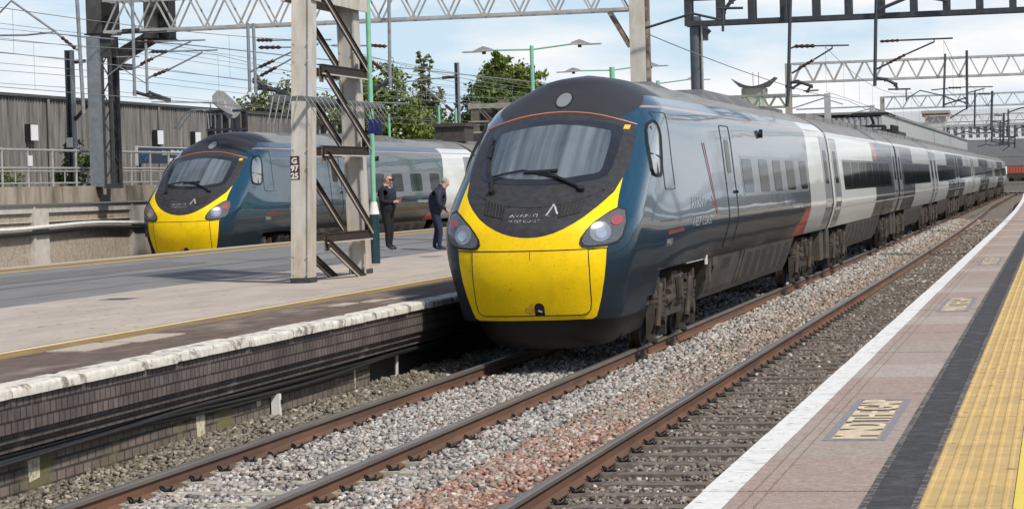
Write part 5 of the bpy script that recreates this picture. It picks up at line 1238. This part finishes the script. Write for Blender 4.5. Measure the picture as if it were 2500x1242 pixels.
for x, z0, z1, w, mm in ((.0, .0, 2.75, .34, m_sb), (1.15, .4, 2.8, .36, m_sb), (2.1, .5, 2.75, .4, m_sb)): b = MB(); b.bx(x, x+w, -.2, .2, z0, z1); b.build('box', mm, SB, smooth=0)
for z in (1.32, 2.45, 1.9): b = MB(); b.bx(-.1, 2.6, -.24, -.2, z, z+(.2 if z != 1.9 else .05)); b.build('beam', mat('rusty pale beam', (.33,.30,.26), .8, var=.25, vscale=2), SB, smooth=0)
b = MB(); b.bar((.4, -.22, 2.35), (1.15, -.22, 1.55), .05, .05); b.bar((.5, -.22, 2.4), (1.25, -.22, 1.6), .05, .05); b.build('diagonal', m_sb, SB, smooth=0)
b = MB(); b.bx(.3, 1.1, .0, .1, 1.5, 2.4); b.bx(-.05, 2.7, -.1, .3, .85, 1.25); b.build('dark_box', m_sbd, SB, smooth=0)
b = MB(); b.bx(.05, .75, -.3, .2, .95, 1.32); b.build('cabinet', m_steel_pale, SB, smooth=0)
# roof equipment of the far train
b = MB(); b.bx(-.55, .55, 28.4, 29.8, 3.75, 4.35); b.bx(-.62, .62, 28.3, 29.9, 4.3, 4.42); b.bx(-.8, .8, 30.5, 46, 3.74, 4.08)
for k in range(6): b.tube([(.78, 32+k*1.9, 3.85), (.86, 32+k*1.9, 3.85)], .14, 10)
b.build('roof_equipment', m_sbd, T2, smooth=30)
# ---------------------------------------------------------------- platform lamps
def lamp_head(b, s, x, z):
    b.add([(x, -.13, z-.02), (x+s*.62, -.10, z-.05), (x+s*.62, .10, z-.05), (x, .13, z-.02), (x, -.11, z+.05), (x+s*.26, -.10, z+.13), (x+s*.62, -.09, z-.02), (x+s*.62, .09, z-.02), (x+s*.26, .10, z+.13), (x, .11, z+.05)],
        [(0,1,2,3),(0,4,5,6,1),(3,2,7,8,9),(4,9,8,5),(5,8,7,6),(1,6,7,2),(0,3,9,4)], 0)
    b.bx(*sorted((x+s*.2, x+s*.3)), -.05, .05, z-.11, z-.03, 1); b.bx(*sorted((x+s*.3, x+s*.9)), -.12, .12, z-.045, z-.01, 0)
def lamp_post(x, y, z0, zt, label, arm=1.0, base=False, yaw=.0, r=.055):
    g = empty('lamp_post', (x, y, z0), None, label, 'lamp post', 'green platform lamp posts'); g.rotation_euler = (0, 0, yaw); h = zt-z0
    b = MB(); b.tube([(0, 0, 0), (0, 0, h)], r, 12); b.build('pole', m_green, g)
    if base:
        b = MB(); b.tube([(0, 0, 0), (0, 0, .95)], .095, 14); b.build('base_sleeve', m_dkteal, g); b = MB(); b.tube([(0, 0, .95), (0, 0, 1.19)], [.105, .062], 14); b.build('collar', m_white, g)
    for s, dz in ((1, .12), (-1, .03)):
        b = MB(); b.tube([(0, 0, h-.12), (s*arm, 0, h-.12+dz)], .025, 8); b.build('arm', m_green, g); b = MB(); lamp_head(b, s, s*arm*.98, h-.12+dz); b.build('lamp_head', [mat('lamp head grey', (.33,.33,.335), .5), m_black], g, smooth=20)
    return g
lamp_post(-6.54, 46.3, .83, 6.6, 'near green lamp post with white collar and dark sleeve beside the standing man', 1.0, True, .0, .05)
b = MB(); b.bx(-.14, .14, -.07, -.04, -.14, .14); o = b.build('small_sign', mat('blue sign face', (.006,.012,.11), .35), smooth=0); o.location = (-6.40, 46.1, 3.47); tag(o, 'small square navy sign on the near green lamp post', 'sign')
lamp_post(-9.0, 73.2, .87, 6.46, 'tall green lamp post with twin heads rising behind the nearer train nose', 1.25, False, 0, .06)
lamp_post(-9.9, 92, .9, 6.62, 'twin headed green lamp post just left of the cream gantry post', 1.25, False, 0, .10)
lamp_post(-9.3, 99.1, .9, 6.34, 'green lamp post rising over train roof just right of cream gantry post', 1.25, False, 0, .08)
lamp_post(-9.4, 135, .9, 6.8, 'distant green lamp post just left of the pagoda tower', 1.3, False, 0, .06)
for x, y, zt in ((-16.9, 93, 5.45), (-16.35, 93.5, 5.35), (-18.9, 93, 5.2)): b = MB(); b.tube([(x, y, 2.5), (x, y, zt)], .05, 8); tag(b.build('thin_post', m_green), 'thin pale green post among the trees behind the far train', 'post', 'thin posts in front of the trees')
# ---------------------------------------------------------------- trees
def leaf_mat(name, c):
    M = bpy.data.materials.new(name); M.use_nodes = True; t = M.node_tree; p = t.nodes['Principled BSDF']; p.inputs['Roughness'].default_value = .55; c = (c[0]*2.6, c[1]*2.0, c[2]*1.7)
    g = N(t, 'ShaderNodeNewGeometry'); r = N(t, 'ShaderNodeValToRGB'); r.color_ramp.elements[0].color = (*[v*.55 for v in c], 1); r.color_ramp.elements[1].color = (c[0]*1.7, c[1]*1.45, c[2]*1.3, 1)
    t.links.new(g.outputs['Random Per Island'], r.inputs[0]); t.links.new(r.outputs[0], p.inputs['Base Color'])
    tr = N(t, 'ShaderNodeBsdfTranslucent'); t.links.new(r.outputs[0], tr.inputs[0]); mx_ = N(t, 'ShaderNodeMixShader'); mx_.inputs[0].default_value = .25
    t.links.new(p.outputs[0], mx_.inputs[1]); t.links.new(tr.outputs[0], mx_.inputs[2]); t.links.new(mx_.outputs[0], t.nodes['Material Output'].inputs[0]); return M
m_leafA = leaf_mat('leaf mid green', (.055,.105,.022)); m_leafB = leaf_mat('leaf grey green', (.060,.098,.05)); m_leafC = leaf_mat('leaf deep green', (.035,.075,.018))
m_bark = mat('bark', (.08,.06,.045), .9, var=.3)
def tree(x, y, z0, blobs, nleaf, ls, m_leaf, label, name='tree', seed=1):
    """tapered trunk with limbs reaching into leaf clumps; blobs = (dx, dz, rx, rz) in metres above the base"""
    blobs = [(a_*1.08, b_*1.1, c_*1.22, d_*1.2) for a_, b_, c_, d_ in blobs]; nleaf = int(nleaf*2.6); ls = ls*.68
    r = np.random.default_rng(seed); g = empty(name, (x, y, z0), None, label, 'tree', 'trees behind the far train')
    b = MB(); top = max(bz_+rz for _, bz_, _, rz in blobs)*.75; b.tube([(0, 0, 0), (.05, .05, top*.4), (-.05, 0, top*.75), (0, 0, top)], [.16, .12, .07, .03], 8)
    for bx_, bz_, rx, rz in blobs: b.tube([(0, 0, bz_*.45), (bx_*.5, .1, bz_*.75), (bx_, 0, bz_)], [.07, .05, .02], 6)
    b.build('trunk', m_bark, g)
    C_ = []; tot = sum(rx*rz for *_, rx, rz in blobs)
    for bx_, bz_, rx, rz in blobs:
        n = max(10, int(nleaf*rx*rz/tot)); k = max(5, int(n/28))
        d = r.normal(size=(k, 3)); d /= np.linalg.norm(d, axis=1)[:, None]; cl = d*r.uniform(.35, 1.22, (k, 1))*np.array([rx, rx*.8, rz])+np.array([bx_, 0, bz_])
        i = r.integers(0, k, n); C_.append(cl[i]+r.normal(size=(n, 3))*min(rx, rz)*.15)
    C_ = np.concatenate(C_); n = len(C_); a = r.normal(size=(n, 3)); a /= np.linalg.norm(a, axis=1)[:, None]; c = np.cross(a, r.normal(size=(n, 3))); c /= np.linalg.norm(c, axis=1)[:, None]
    s = ls*r.uniform(.6, 1.4, (n, 1)); V = np.stack([C_-a*s, C_+c*s*.5, C_+a*s, C_-c*s*.5], 1).reshape(-1, 3)
    me = bpy.data.meshes.new('crown'); me.from_pydata(V.tolist(), [], [(4*k, 4*k+1, 4*k+2, 4*k+3) for k in range(n)]); me.materials.append(m_leaf)
    o = bpy.data.objects.new('crown', me); COL.objects.link(o); o.parent = g; return g
tree(-23.0, 106, 2.4, [(-.9,2.6,1.1,1.5),(.3,3.0,1.0,1.6),(1.2,1.8,1.1,1.3),(-.6,4.1,.6,.9),(.9,.9,1.6,.9)], 5200, .17, m_leafA, 'dense green tree half hidden by the near green lamp post', seed=3)
tree(-22.3, 112, 2.4, [(0,4.3,.35,1.1),(.1,3.2,.55,.9),(-.15,5.2,.18,.55),(.25,5.25,.14,.45),(0,2.2,.75,.9)], 1700, .14, m_leafB, 'slender pale grey-green tree with a spiky top', seed=5)
tree(-20.6, 113, 2.4, [(-.6,1.6,1.0,1.2),(.5,1.5,.9,1.1),(0,.8,1.5,.8),(1.6,1.2,.9,.9)], 3600, .16, m_leafC, 'low bush left of the slim grey mast', 'bush', seed=6)
tree(-19.3, 113.5, 2.4, [(-.2,3.4,.9,.95),(.8,2.5,1.0,1.1),(-.9,2.5,.8,1.0),(0,1.5,1.6,1.1)], 4200, .16, m_leafC, 'rounded deep green bush right of the slim grey mast', 'bush', seed=8)
tree(-18.9, 117, 2.4, [(-1.0,4.2,.7,1.0),(-.9,5.1,.42,.6),(.0,4.2,.65,.85),(.75,3.8,.55,.8),(-.1,2.9,1.2,1.1),(1.35,3.4,.3,.5),(-1.6,3.5,.42,.6)], 5200, .18, m_leafA, 'tallest leafy green tree behind the nearer train nose', seed=9)
tree(-27.0, 100, 2.4, [(-1.0,2.3,.8,.8),(.3,2.6,.8,.9),(1.4,2.9,.9,1.1),(2.4,2.4,.9,1.2)], 3400, .17, m_leafB, 'thin scrubby tree above the shed end, left of the cream tower', seed=11)
tree(-19.3, 62.2, 2.5, [(-.2,.35,.4,.4),(.25,.6,.35,.45),(0,.9,.25,.35)], 900, .07, m_leafC, 'small scrubby bush beside the lattice mast, behind the railing', 'bush', seed=12)
tree(-20.9, 60.5, 2.5, [(0,.3,.6,.35)], 500, .07, m_leafC, 'tiny bush growing low behind the railing at the far left', 'bush', seed=13)
# ---------------------------------------------------------------- far end of the station
m_fascia = mat('pale grey fascia', (.42,.43,.42), .6, var=.08, vscale=.5)
CN = empty('platform_canopy', (-2.6, 131.4, .8), None, 'long pale grey platform canopy with ribbed end wall beyond the pantograph', 'canopy')
b = MB(); ribbed(b, (-4.6, -.1), (0, -.1), 1.0, 4.55, .30, .06, (0, -1)); b.build('end_wall', mat('ribbed end cladding', (.33,.34,.345), .6, var=.15, vscale=1.5), CN, smooth=0)
b = MB()
for k in range(6): b.bx(-.06, .0, k*20.6+.02, k*20.6+20.5, 3.25, 4.72, 0)
b.build('fascia', m_fascia, CN, smooth=0)
b = MB(); b.bx(-5, .08, -.25, 124, 4.72, 4.84); b.tube([(-.3, -.2, 4.95), (-.3, 124, 4.95)], .05, 6)
for k in range(25): b.tube([(-.3, k*5, 4.8), (-.3, k*5, 4.95)], .03, 5)
b.build('roof', mat('canopy roof', (.24,.24,.235), .7, var=.2), CN, smooth=0)
b = MB(); b.bx(-4.4, -.3, 0, 124, 2.6, 3.2); b.bx(-4.4, -3.8, 0, 124, 0, 2.6); b.build('back_wall', m_black, CN, smooth=0)
m_bw = mat('white footbridge panel', (.72,.74,.75), .5, var=.05); m_bg = mat('footbridge glazing', (.16,.18,.20), .2, coat=.5); m_bd = mat('bridge deck grey', (.20,.21,.22), .8, var=.2)
FB = empty('footbridge', (0, 266, 0), None, 'white covered footbridge with a row of tall windows across the tracks', 'footbridge')
b = MB(); b.bx(-11, 60, 0, 4, 7.75, 9.0); b.bx(-5.3, 60, 0, 4, 5.75, 6.0); b.bx(-11, -5.3, 0, 4, 5.7, 7.75); b.bx(-11, 60, -.25, 4.2, 7.4, 7.6); b.build('cladding', m_bw, FB, smooth=0)
for i in range(34):
    x = -5.2+.78*i; f = MB(); f.bx(x, x+.42, .3, .34, 6.0, 7.4); f.build('window', m_bg, FB, smooth=0)
    f = MB(); f.bx(x+.42, x+.78, .0, .3, 6.0, 7.4); f.build('mullion', m_bw, FB, smooth=0)
b = MB(); b.bx(-11, 60, -.4, 5, 3.9, 5.7); b.build('deck', m_bd, FB, smooth=0)
for x in (-9, 8.6): b = MB(); b.bx(x, x+1, .5, 3.5, 0, 3.95); b.build('pier', m_bd, FB, smooth=0)
b = MB(); b.bx(-30, 60, 290, 310, 3.0, 6.2); tag(b.build('road_bridge', m_bd, smooth=0), 'dark grey road bridge behind the white footbridge', 'bridge')
LT = empty('lift_tower', (-6.1, 262, 0), None, 'small pale block with flat brown-edged roof on the white footbridge', 'lift tower'); b = MB(); b.bx(-1.0, 1.0, 0, 3, 4, 8.6); b.build('wall', mat('pale render', (.55,.50,.45), .7), LT, smooth=0); b = MB(); b.bx(-1.4, 1.5, -.5, 3.4, 8.6, 8.9, 0); b.bx(-1.3, 1.4, -.4, 3.3, 8.3, 8.6, 1); b.build('roof', [mat('grey roof slab', (.35,.34,.31), .7), mat('brick red edge', (.30,.14,.10), .8)], LT, smooth=0)
# pagoda-like tower with upswept roof
PG = empty('tower', (-17.45, 200, 0), None, 'square pale tower with curved upswept pagoda-like grey roof', 'tower')
b = MB(); b.bx(-.85, .85, -.85, .85, 0, 9.7); b.build('wall', mat('tower render', (.50,.45,.38), .8, var=.08), PG, smooth=0)
b = MB(); b.bx(-.95, -.75, -.95, .95, 8.9, 9.6); b.bx(.75, .95, -.95, .95, 8.9, 9.6); b.build('corner_pier', mat('tower grey', (.3,.3,.3), .7), PG, smooth=0)
b = MB(); n = 12; vs = []
for i in range(n+1):
    t = -1+2*i/n; zt = 9.75+.55*t*t+.12*abs(t); vs += [(t*1.78*(1 if abs(t) < .99 else 1), -1.3, zt), (t*1.78, 1.3, zt), (t*1.1, -1.0, 9.62+.1*t*t), (t*1.1, 1.0, 9.62+.1*t*t)]
for i in range(n): a = 4*i; c = a+4; b.f += [[a, c, c+1, a+1], [a+2, a+3, c+3, c+2], [a, a+2, c+2, c], [a+1, c+1, c+3, a+3]]; b.m += [0]*4
b.v = [tuple(v) for v in vs]; b.f += [[0, 1, 3, 2], [4*n, 4*n+2, 4*n+3, 4*n+1]]; b.m += [0, 0]
b.build('roof', mat('grey blue roof', (.27,.285,.31), .5), PG, smooth=30)
for x in (-.1, .35): b = MB(); b.tube([(x, 0, 9.7), (x, 0, 10.9)], .025, 5); b.build('aerial', m_darksteel, PG)
# freight wagons at the end of the line
def wagon(x, y, c1, c2, label):
    g = empty('freight_wagon', (x, y, 0), None, label, 'freight wagon', 'freight wagons far down the line')
    b = MB(); b.bx(-2.4, 2.4, 0, 10, 2.1, 4.85); b.build('container', c1, g, smooth=0)
    for k in range(7): b = MB(); b.bx(-2.4+.7*k, -2.34+.7*k, -.06, 0, 2.1, 4.85); b.build('container_rib', c2, g, smooth=0)
    b = MB(); b.bx(-2.4, 2.4, 0, 10, .9, 2.1); b.build('chassis', m_under, g, smooth=0)
    for k in (-1.5, 1.5): b = MB(); b.bx(k-.5, k+.5, 1, 9, .1, 1.4); b.build('wheel_set', m_black, g, smooth=0)
wagon(-3.6, 612, mat('container red', (.42,.09,.05), .6, var=.2), m_under, 'red freight wagon beyond the tail of the nearer train')
wagon(1.4, 612, mat('container orange', (.62,.24,.03), .6, var=.2), m_under, 'orange freight wagon at the right picture edge, beyond the bridges')
b = MB(); 
for k in range(14): x = -6+k*1.6; b.bx(x, x+1.5, 630, 634, 0, 6.2+1.4*math.sin(k*1.9))
tag(b.build('far_trees', mat('far dark foliage', (.035,.045,.022), .9, var=.4, vscale=.5), smooth=0), 'dark strip of trees behind the freight wagons', 'trees', kind='stuff')
# canopy of the near platform, out of frame to the right, mirrored in the carriage sides
NC = empty('near_canopy', (8.2, 160, .8), None, 'platform canopy standing along the near platform, mirrored in the carriages', 'canopy')
b = MB(); b.bx(0, 7, 0, 150, 3.2, 4.4); b.build('roof', m_fascia, NC, smooth=0); b = MB(); b.bx(5, 6, 4, 148, 0, 3.2); b.build('back_wall', mat('dark shop wall', (.05,.05,.055), .6), NC, smooth=0)
for k in range(15): b = MB(); b.bx(.6, .85, 3+k*10, 3.25+k*10, 0, 3.2); b.build('column', m_darksteel, NC, smooth=0)
# ---------------------------------------------------------------- people
def person(loc, yaw, joints, links, mats_fn, mats, label, name='person'):
    names = list(joints); idx = {n: i for i, n in enumerate(names)}
    me = bpy.data.meshes.new('body'); me.from_pydata([joints[n][0] for n in names], [(idx[a], idx[c]) for a, c in links], [])
    ob = bpy.data.objects.new('tmp', me); COL.objects.link(ob); mod = ob.modifiers.new('skin', 'SKIN'); mod.use_smooth_shade = True
    sv = me.skin_vertices[0].data
    for n in names:
        r = joints[n][1]; r = r if isinstance(r, tuple) else (r, r); k_ = 1.0 if n[0] in 'ftpw' and n != 'pelvis' or n[:4] in ('head', 'nose') or n[:4] == 'toe' else 1.17; r = (r[0]*k_, r[1]*k_); sv[idx[n]].radius = r
    sv[idx['pelvis']].use_root = True
    ss = ob.modifiers.new('sub', 'SUBSURF'); ss.levels = 2; ss.render_levels = 2
    dg = bpy.context.evaluated_depsgraph_get(); m2 = bpy.data.meshes.new_from_object(ob.evaluated_get(dg)); bpy.data.objects.remove(ob)
    for x in mats: m2.materials.append(x)
    m2.polygons.foreach_set('material_index', [mats_fn(p.center) for p in m2.polygons]); m2.polygons.foreach_set('use_smooth', [True]*len(m2.polygons))
    m2.name = 'body'; g = empty(name, loc, None, label, 'person'); g.rotation_euler = (0, 0, yaw)
    o = bpy.data.objects.new('body', m2); COL.objects.link(o); o.parent = g; return g
m_skin = mat('skin', (.52,.29,.22), .55); m_sweater = mat('navy jumper', (.012,.013,.022), .9, var=.15, vscale=8); m_trouser = mat('black trousers', (.009,.009,.010), .9); m_shoe = mat('grey shoes', (.05,.05,.052), .7)
m_jacket = mat('navy jacket', (.014,.017,.034), .7, var=.15, vscale=6); m_jean = mat('dark blue jeans', (.014,.024,.055), .85, var=.2, vscale=6); m_hair = mat('grey hair', (.34,.31,.29), .9, var=.2, vscale=30)
def hand(J, L_, side, wrist, d, up, s=1.0):
    """palm with four curled fingers and a thumb; d = pointing direction, up = finger spread axis"""
    w = Vector(wrist); d = Vector(d).normalized(); up = Vector(up).normalized(); n = d.cross(up)
    J['palm'+side] = (tuple(w+d*.055*s), (.024, .034)); L_.append(('wrist'+side, 'palm'+side))
    for i, (off, ln) in enumerate(((.030,.070),(.010,.078),(-.010,.073),(-.030,.058))):
        a = w+d*.095*s+up*off; c = a+d*ln*.55+n*.012; e = c+d*ln*.3+n*.030
        for k, q in enumerate((a, c, e)): J[f'f{side}{i}{k}'] = (tuple(q), .0095-.001*k)
        L_ += [('palm'+side, f'f{side}{i}0'), (f'f{side}{i}0', f'f{side}{i}1'), (f'f{side}{i}1', f'f{side}{i}2')]
    a = w+d*.045*s+up*.035; c = a+d*.03+up*.022+n*.01; J['t'+side+'0'] = (tuple(a), .011); J['t'+side+'1'] = (tuple(c), .009); L_ += [('palm'+side, 't'+side+'0'), ('t'+side+'0', 't'+side+'1')]
BASE_L = [('pelvis','belly'),('belly','chest'),('chest','upchest'),('upchest','neck'),('neck','head0'),('head0','head1'),('head1','head2'),('head0','nose'),
  ('pelvis','hipL'),('hipL','kneeL'),('kneeL','ankleL'),('ankleL','toeL'),('pelvis','hipR'),('hipR','kneeR'),('kneeR','ankleR'),('ankleR','toeR'),
  ('upchest','shL'),('shL','elbowL'),('elbowL','wristL'),('upchest','shR'),('shR','elbowR'),('elbowR','wristR')]
# man one: looking down at a phone held in both hands
J = dict(pelvis=((0,0,.93),(.135,.165)), belly=((.04,0,1.08),(.18,.185)), chest=((.02,0,1.25),(.17,.20)), upchest=((-.02,0,1.40),(.12,.16)), neck=((.0,0,1.505),.058), head0=((.055,0,1.58),(.078,.068)), head1=((.072,0,1.655),(.100,.08)), head2=((.068,0,1.72),(.067,.057)), nose=((.148,0,1.58),.02),
  hipL=((0,.10,.86),(.098,.09)), kneeL=((.03,.105,.48),.066), ankleL=((-.01,.11,.10),.047), toeL=((.16,.125,.035),.038), hipR=((.01,-.10,.86),(.098,.09)), kneeR=((.065,-.105,.48),.066), ankleR=((.05,-.11,.10),.047), toeR=((.215,-.125,.035),.038),
  shL=((-.02,.20,1.40),.068), elbowL=((.03,.25,1.13),.052), wristL=((.255,.10,1.13),.032), shR=((-.02,-.20,1.40),.068), elbowR=((.01,-.26,1.13),.052), wristR=((.25,-.10,1.11),.032))
Ls = list(BASE_L); hand(J, Ls, 'L', (.255,.10,1.13), (1,-.45,.12), (.1,.2,1)); hand(J, Ls, 'R', (.25,-.10,1.11), (1,.45,.15), (-.1,.2,1))
def mf(c):
    if c.x > .25 and c.z > .95: return 0
    if c.z > 1.505 + (.02 if c.x < 0 else -.01): return 0
    if c.z > .90: return 1
    return 2 if c.z > .085 else 3
P1 = person((-8.80, 55.5, .851), -.25, J, Ls, mf, [m_skin, m_sweater, m_trouser, m_shoe], 'man in navy jumper and black trousers looking down at a phone in his hands')
def blob(b, c, r, m=0, n=12, k=8, zmin=-1., xmax=9):
    vs = []; fs = []
    for j in range(k+1):
        th = math.pi*j/k
        for i in range(n): ph = 2*math.pi*i/n; vs.append((c[0]+r[0]*math.sin(th)*math.cos(ph), c[1]+r[1]*math.sin(th)*math.sin(ph), c[2]+r[2]*math.cos(th)))
    for j in range(k):
        for i in range(n): fs.append((j*n+i, (j+1)*n+i, (j+1)*n+(i+1)%n, j*n+(i+1)%n))
    fs = [f for f in fs if all(vs[q][2] > c[2]+zmin*r[2] and vs[q][0] < c[0]+xmax*r[0] for q in f)]; b.add(vs, fs, m)
b = MB(); blob(b, (.032, 0, 1.652), (.100, .089, .075), xmax=.35, zmin=-.95); b.build('hair', m_hair, P1)
b = MB(); b.bx(.11, .168, -.076, -.03, 1.615, 1.65); b.bx(.11, .168, .03, .076, 1.615, 1.65); b.bx(.155, .17, -.03, .03, 1.635, 1.647); b.bx(.03, .12, -.082, -.076, 1.65, 1.66); b.bx(.03, .12, .076, .082, 1.65, 1.66); b.build('sunglasses', m_black, P1, smooth=0)
b = MB(); b.tube([(-.055, 0, 1.525), (-.03, -.065, 1.515), (.05, -.06, 1.485), (.10, -.015, 1.42)], .02, 6); b.tube([(-.055, 0, 1.525), (-.03, .065, 1.515), (.05, .06, 1.485), (.10, .015, 1.42)], .02, 6); b.build('shirt_collar', m_white, P1)
b = MB(); blob(b, (.05, -.088, 1.635), (.018, .012, .03)); blob(b, (.05, .088, 1.635), (.018, .012, .03)); b.build('ears', m_skin, P1)
ph = MB(); ph.bx(-.075, .075, -.037, .037, -.005, .005); po = ph.build('phone', m_black, smooth=0); po.rotation_euler = (0, -.35, -.25); po.location = Matrix.Rotation(-.25, 3, 'Z') @ Vector((.42, 0, 1.175)) + Vector((-8.80, 55.5, .851)); tag(po, 'black phone held by the man in the navy jumper', 'phone')
# man two: bending forward, back turned
J = dict(pelvis=((0,0,.92),(.13,.165)), belly=((.03,0,1.07),(.16,.185)), chest=((.07,0,1.24),(.17,.21)), upchest=((.12,0,1.39),(.125,.17)), neck=((.19,0,1.475),.06), head0=((.25,0,1.52),(.078,.068)), head1=((.28,.0,1.59),(.098,.08)), head2=((.27,0,1.655),(.065,.058)), nose=((.345,0,1.52),.02),
  hipL=((0,.10,.86),(.10,.092)), kneeL=((.04,.105,.47),.068), ankleL=((-.06,.11,.09),.047), toeL=((.12,.12,.035),.038), hipR=((.0,-.10,.86),(.10,.092)), kneeR=((.10,-.11,.48),.068), ankleR=((.07,-.12,.09),.047), toeR=((.24,-.13,.035),.038),
  shL=((.115,.215,1.37),.075), elbowL=((.09,.29,1.09),.06), wristL=((.27,.22,.91),.034), shR=((.115,-.215,1.37),.075), elbowR=((.08,-.30,1.09),.06), wristR=((.28,-.20,.93),.034))
Ls = list(BASE_L); hand(J, Ls, 'L', (.27,.22,.91), (.6,-.1,-.8), (.8,0,.6)); hand(J, Ls, 'R', (.28,-.20,.93), (.6,.1,-.8), (.8,0,.6))
def mf2(c):
    if c.x > .262 and c.z < 1.0 and c.z > .6 and abs(c.y) > .12: return 0
    if c.z > 1.45+max(0, (.23-c.x))*1.2 and c.x > .15: return 0
    if c.z > .84: return 1
    return 2 if c.z > .08 else 3
P2 = person((-7.75, 55.9, .81), .22, J, Ls, mf2, [m_skin, m_jacket, m_jean, m_shoe], 'grey-haired man in navy jacket and jeans bending forward by the nearer train')
b = MB(); blob(b, (.25, 0, 1.605), (.103, .092, .088), xmax=.55, zmin=-.8); b.build('hair', m_hair, P2)
b = MB(); b.tube([(.14, -.085, 1.475), (.11, 0, 1.51), (.14, .085, 1.475)], .03, 6); b.build('jacket_collar', m_jacket, P2)
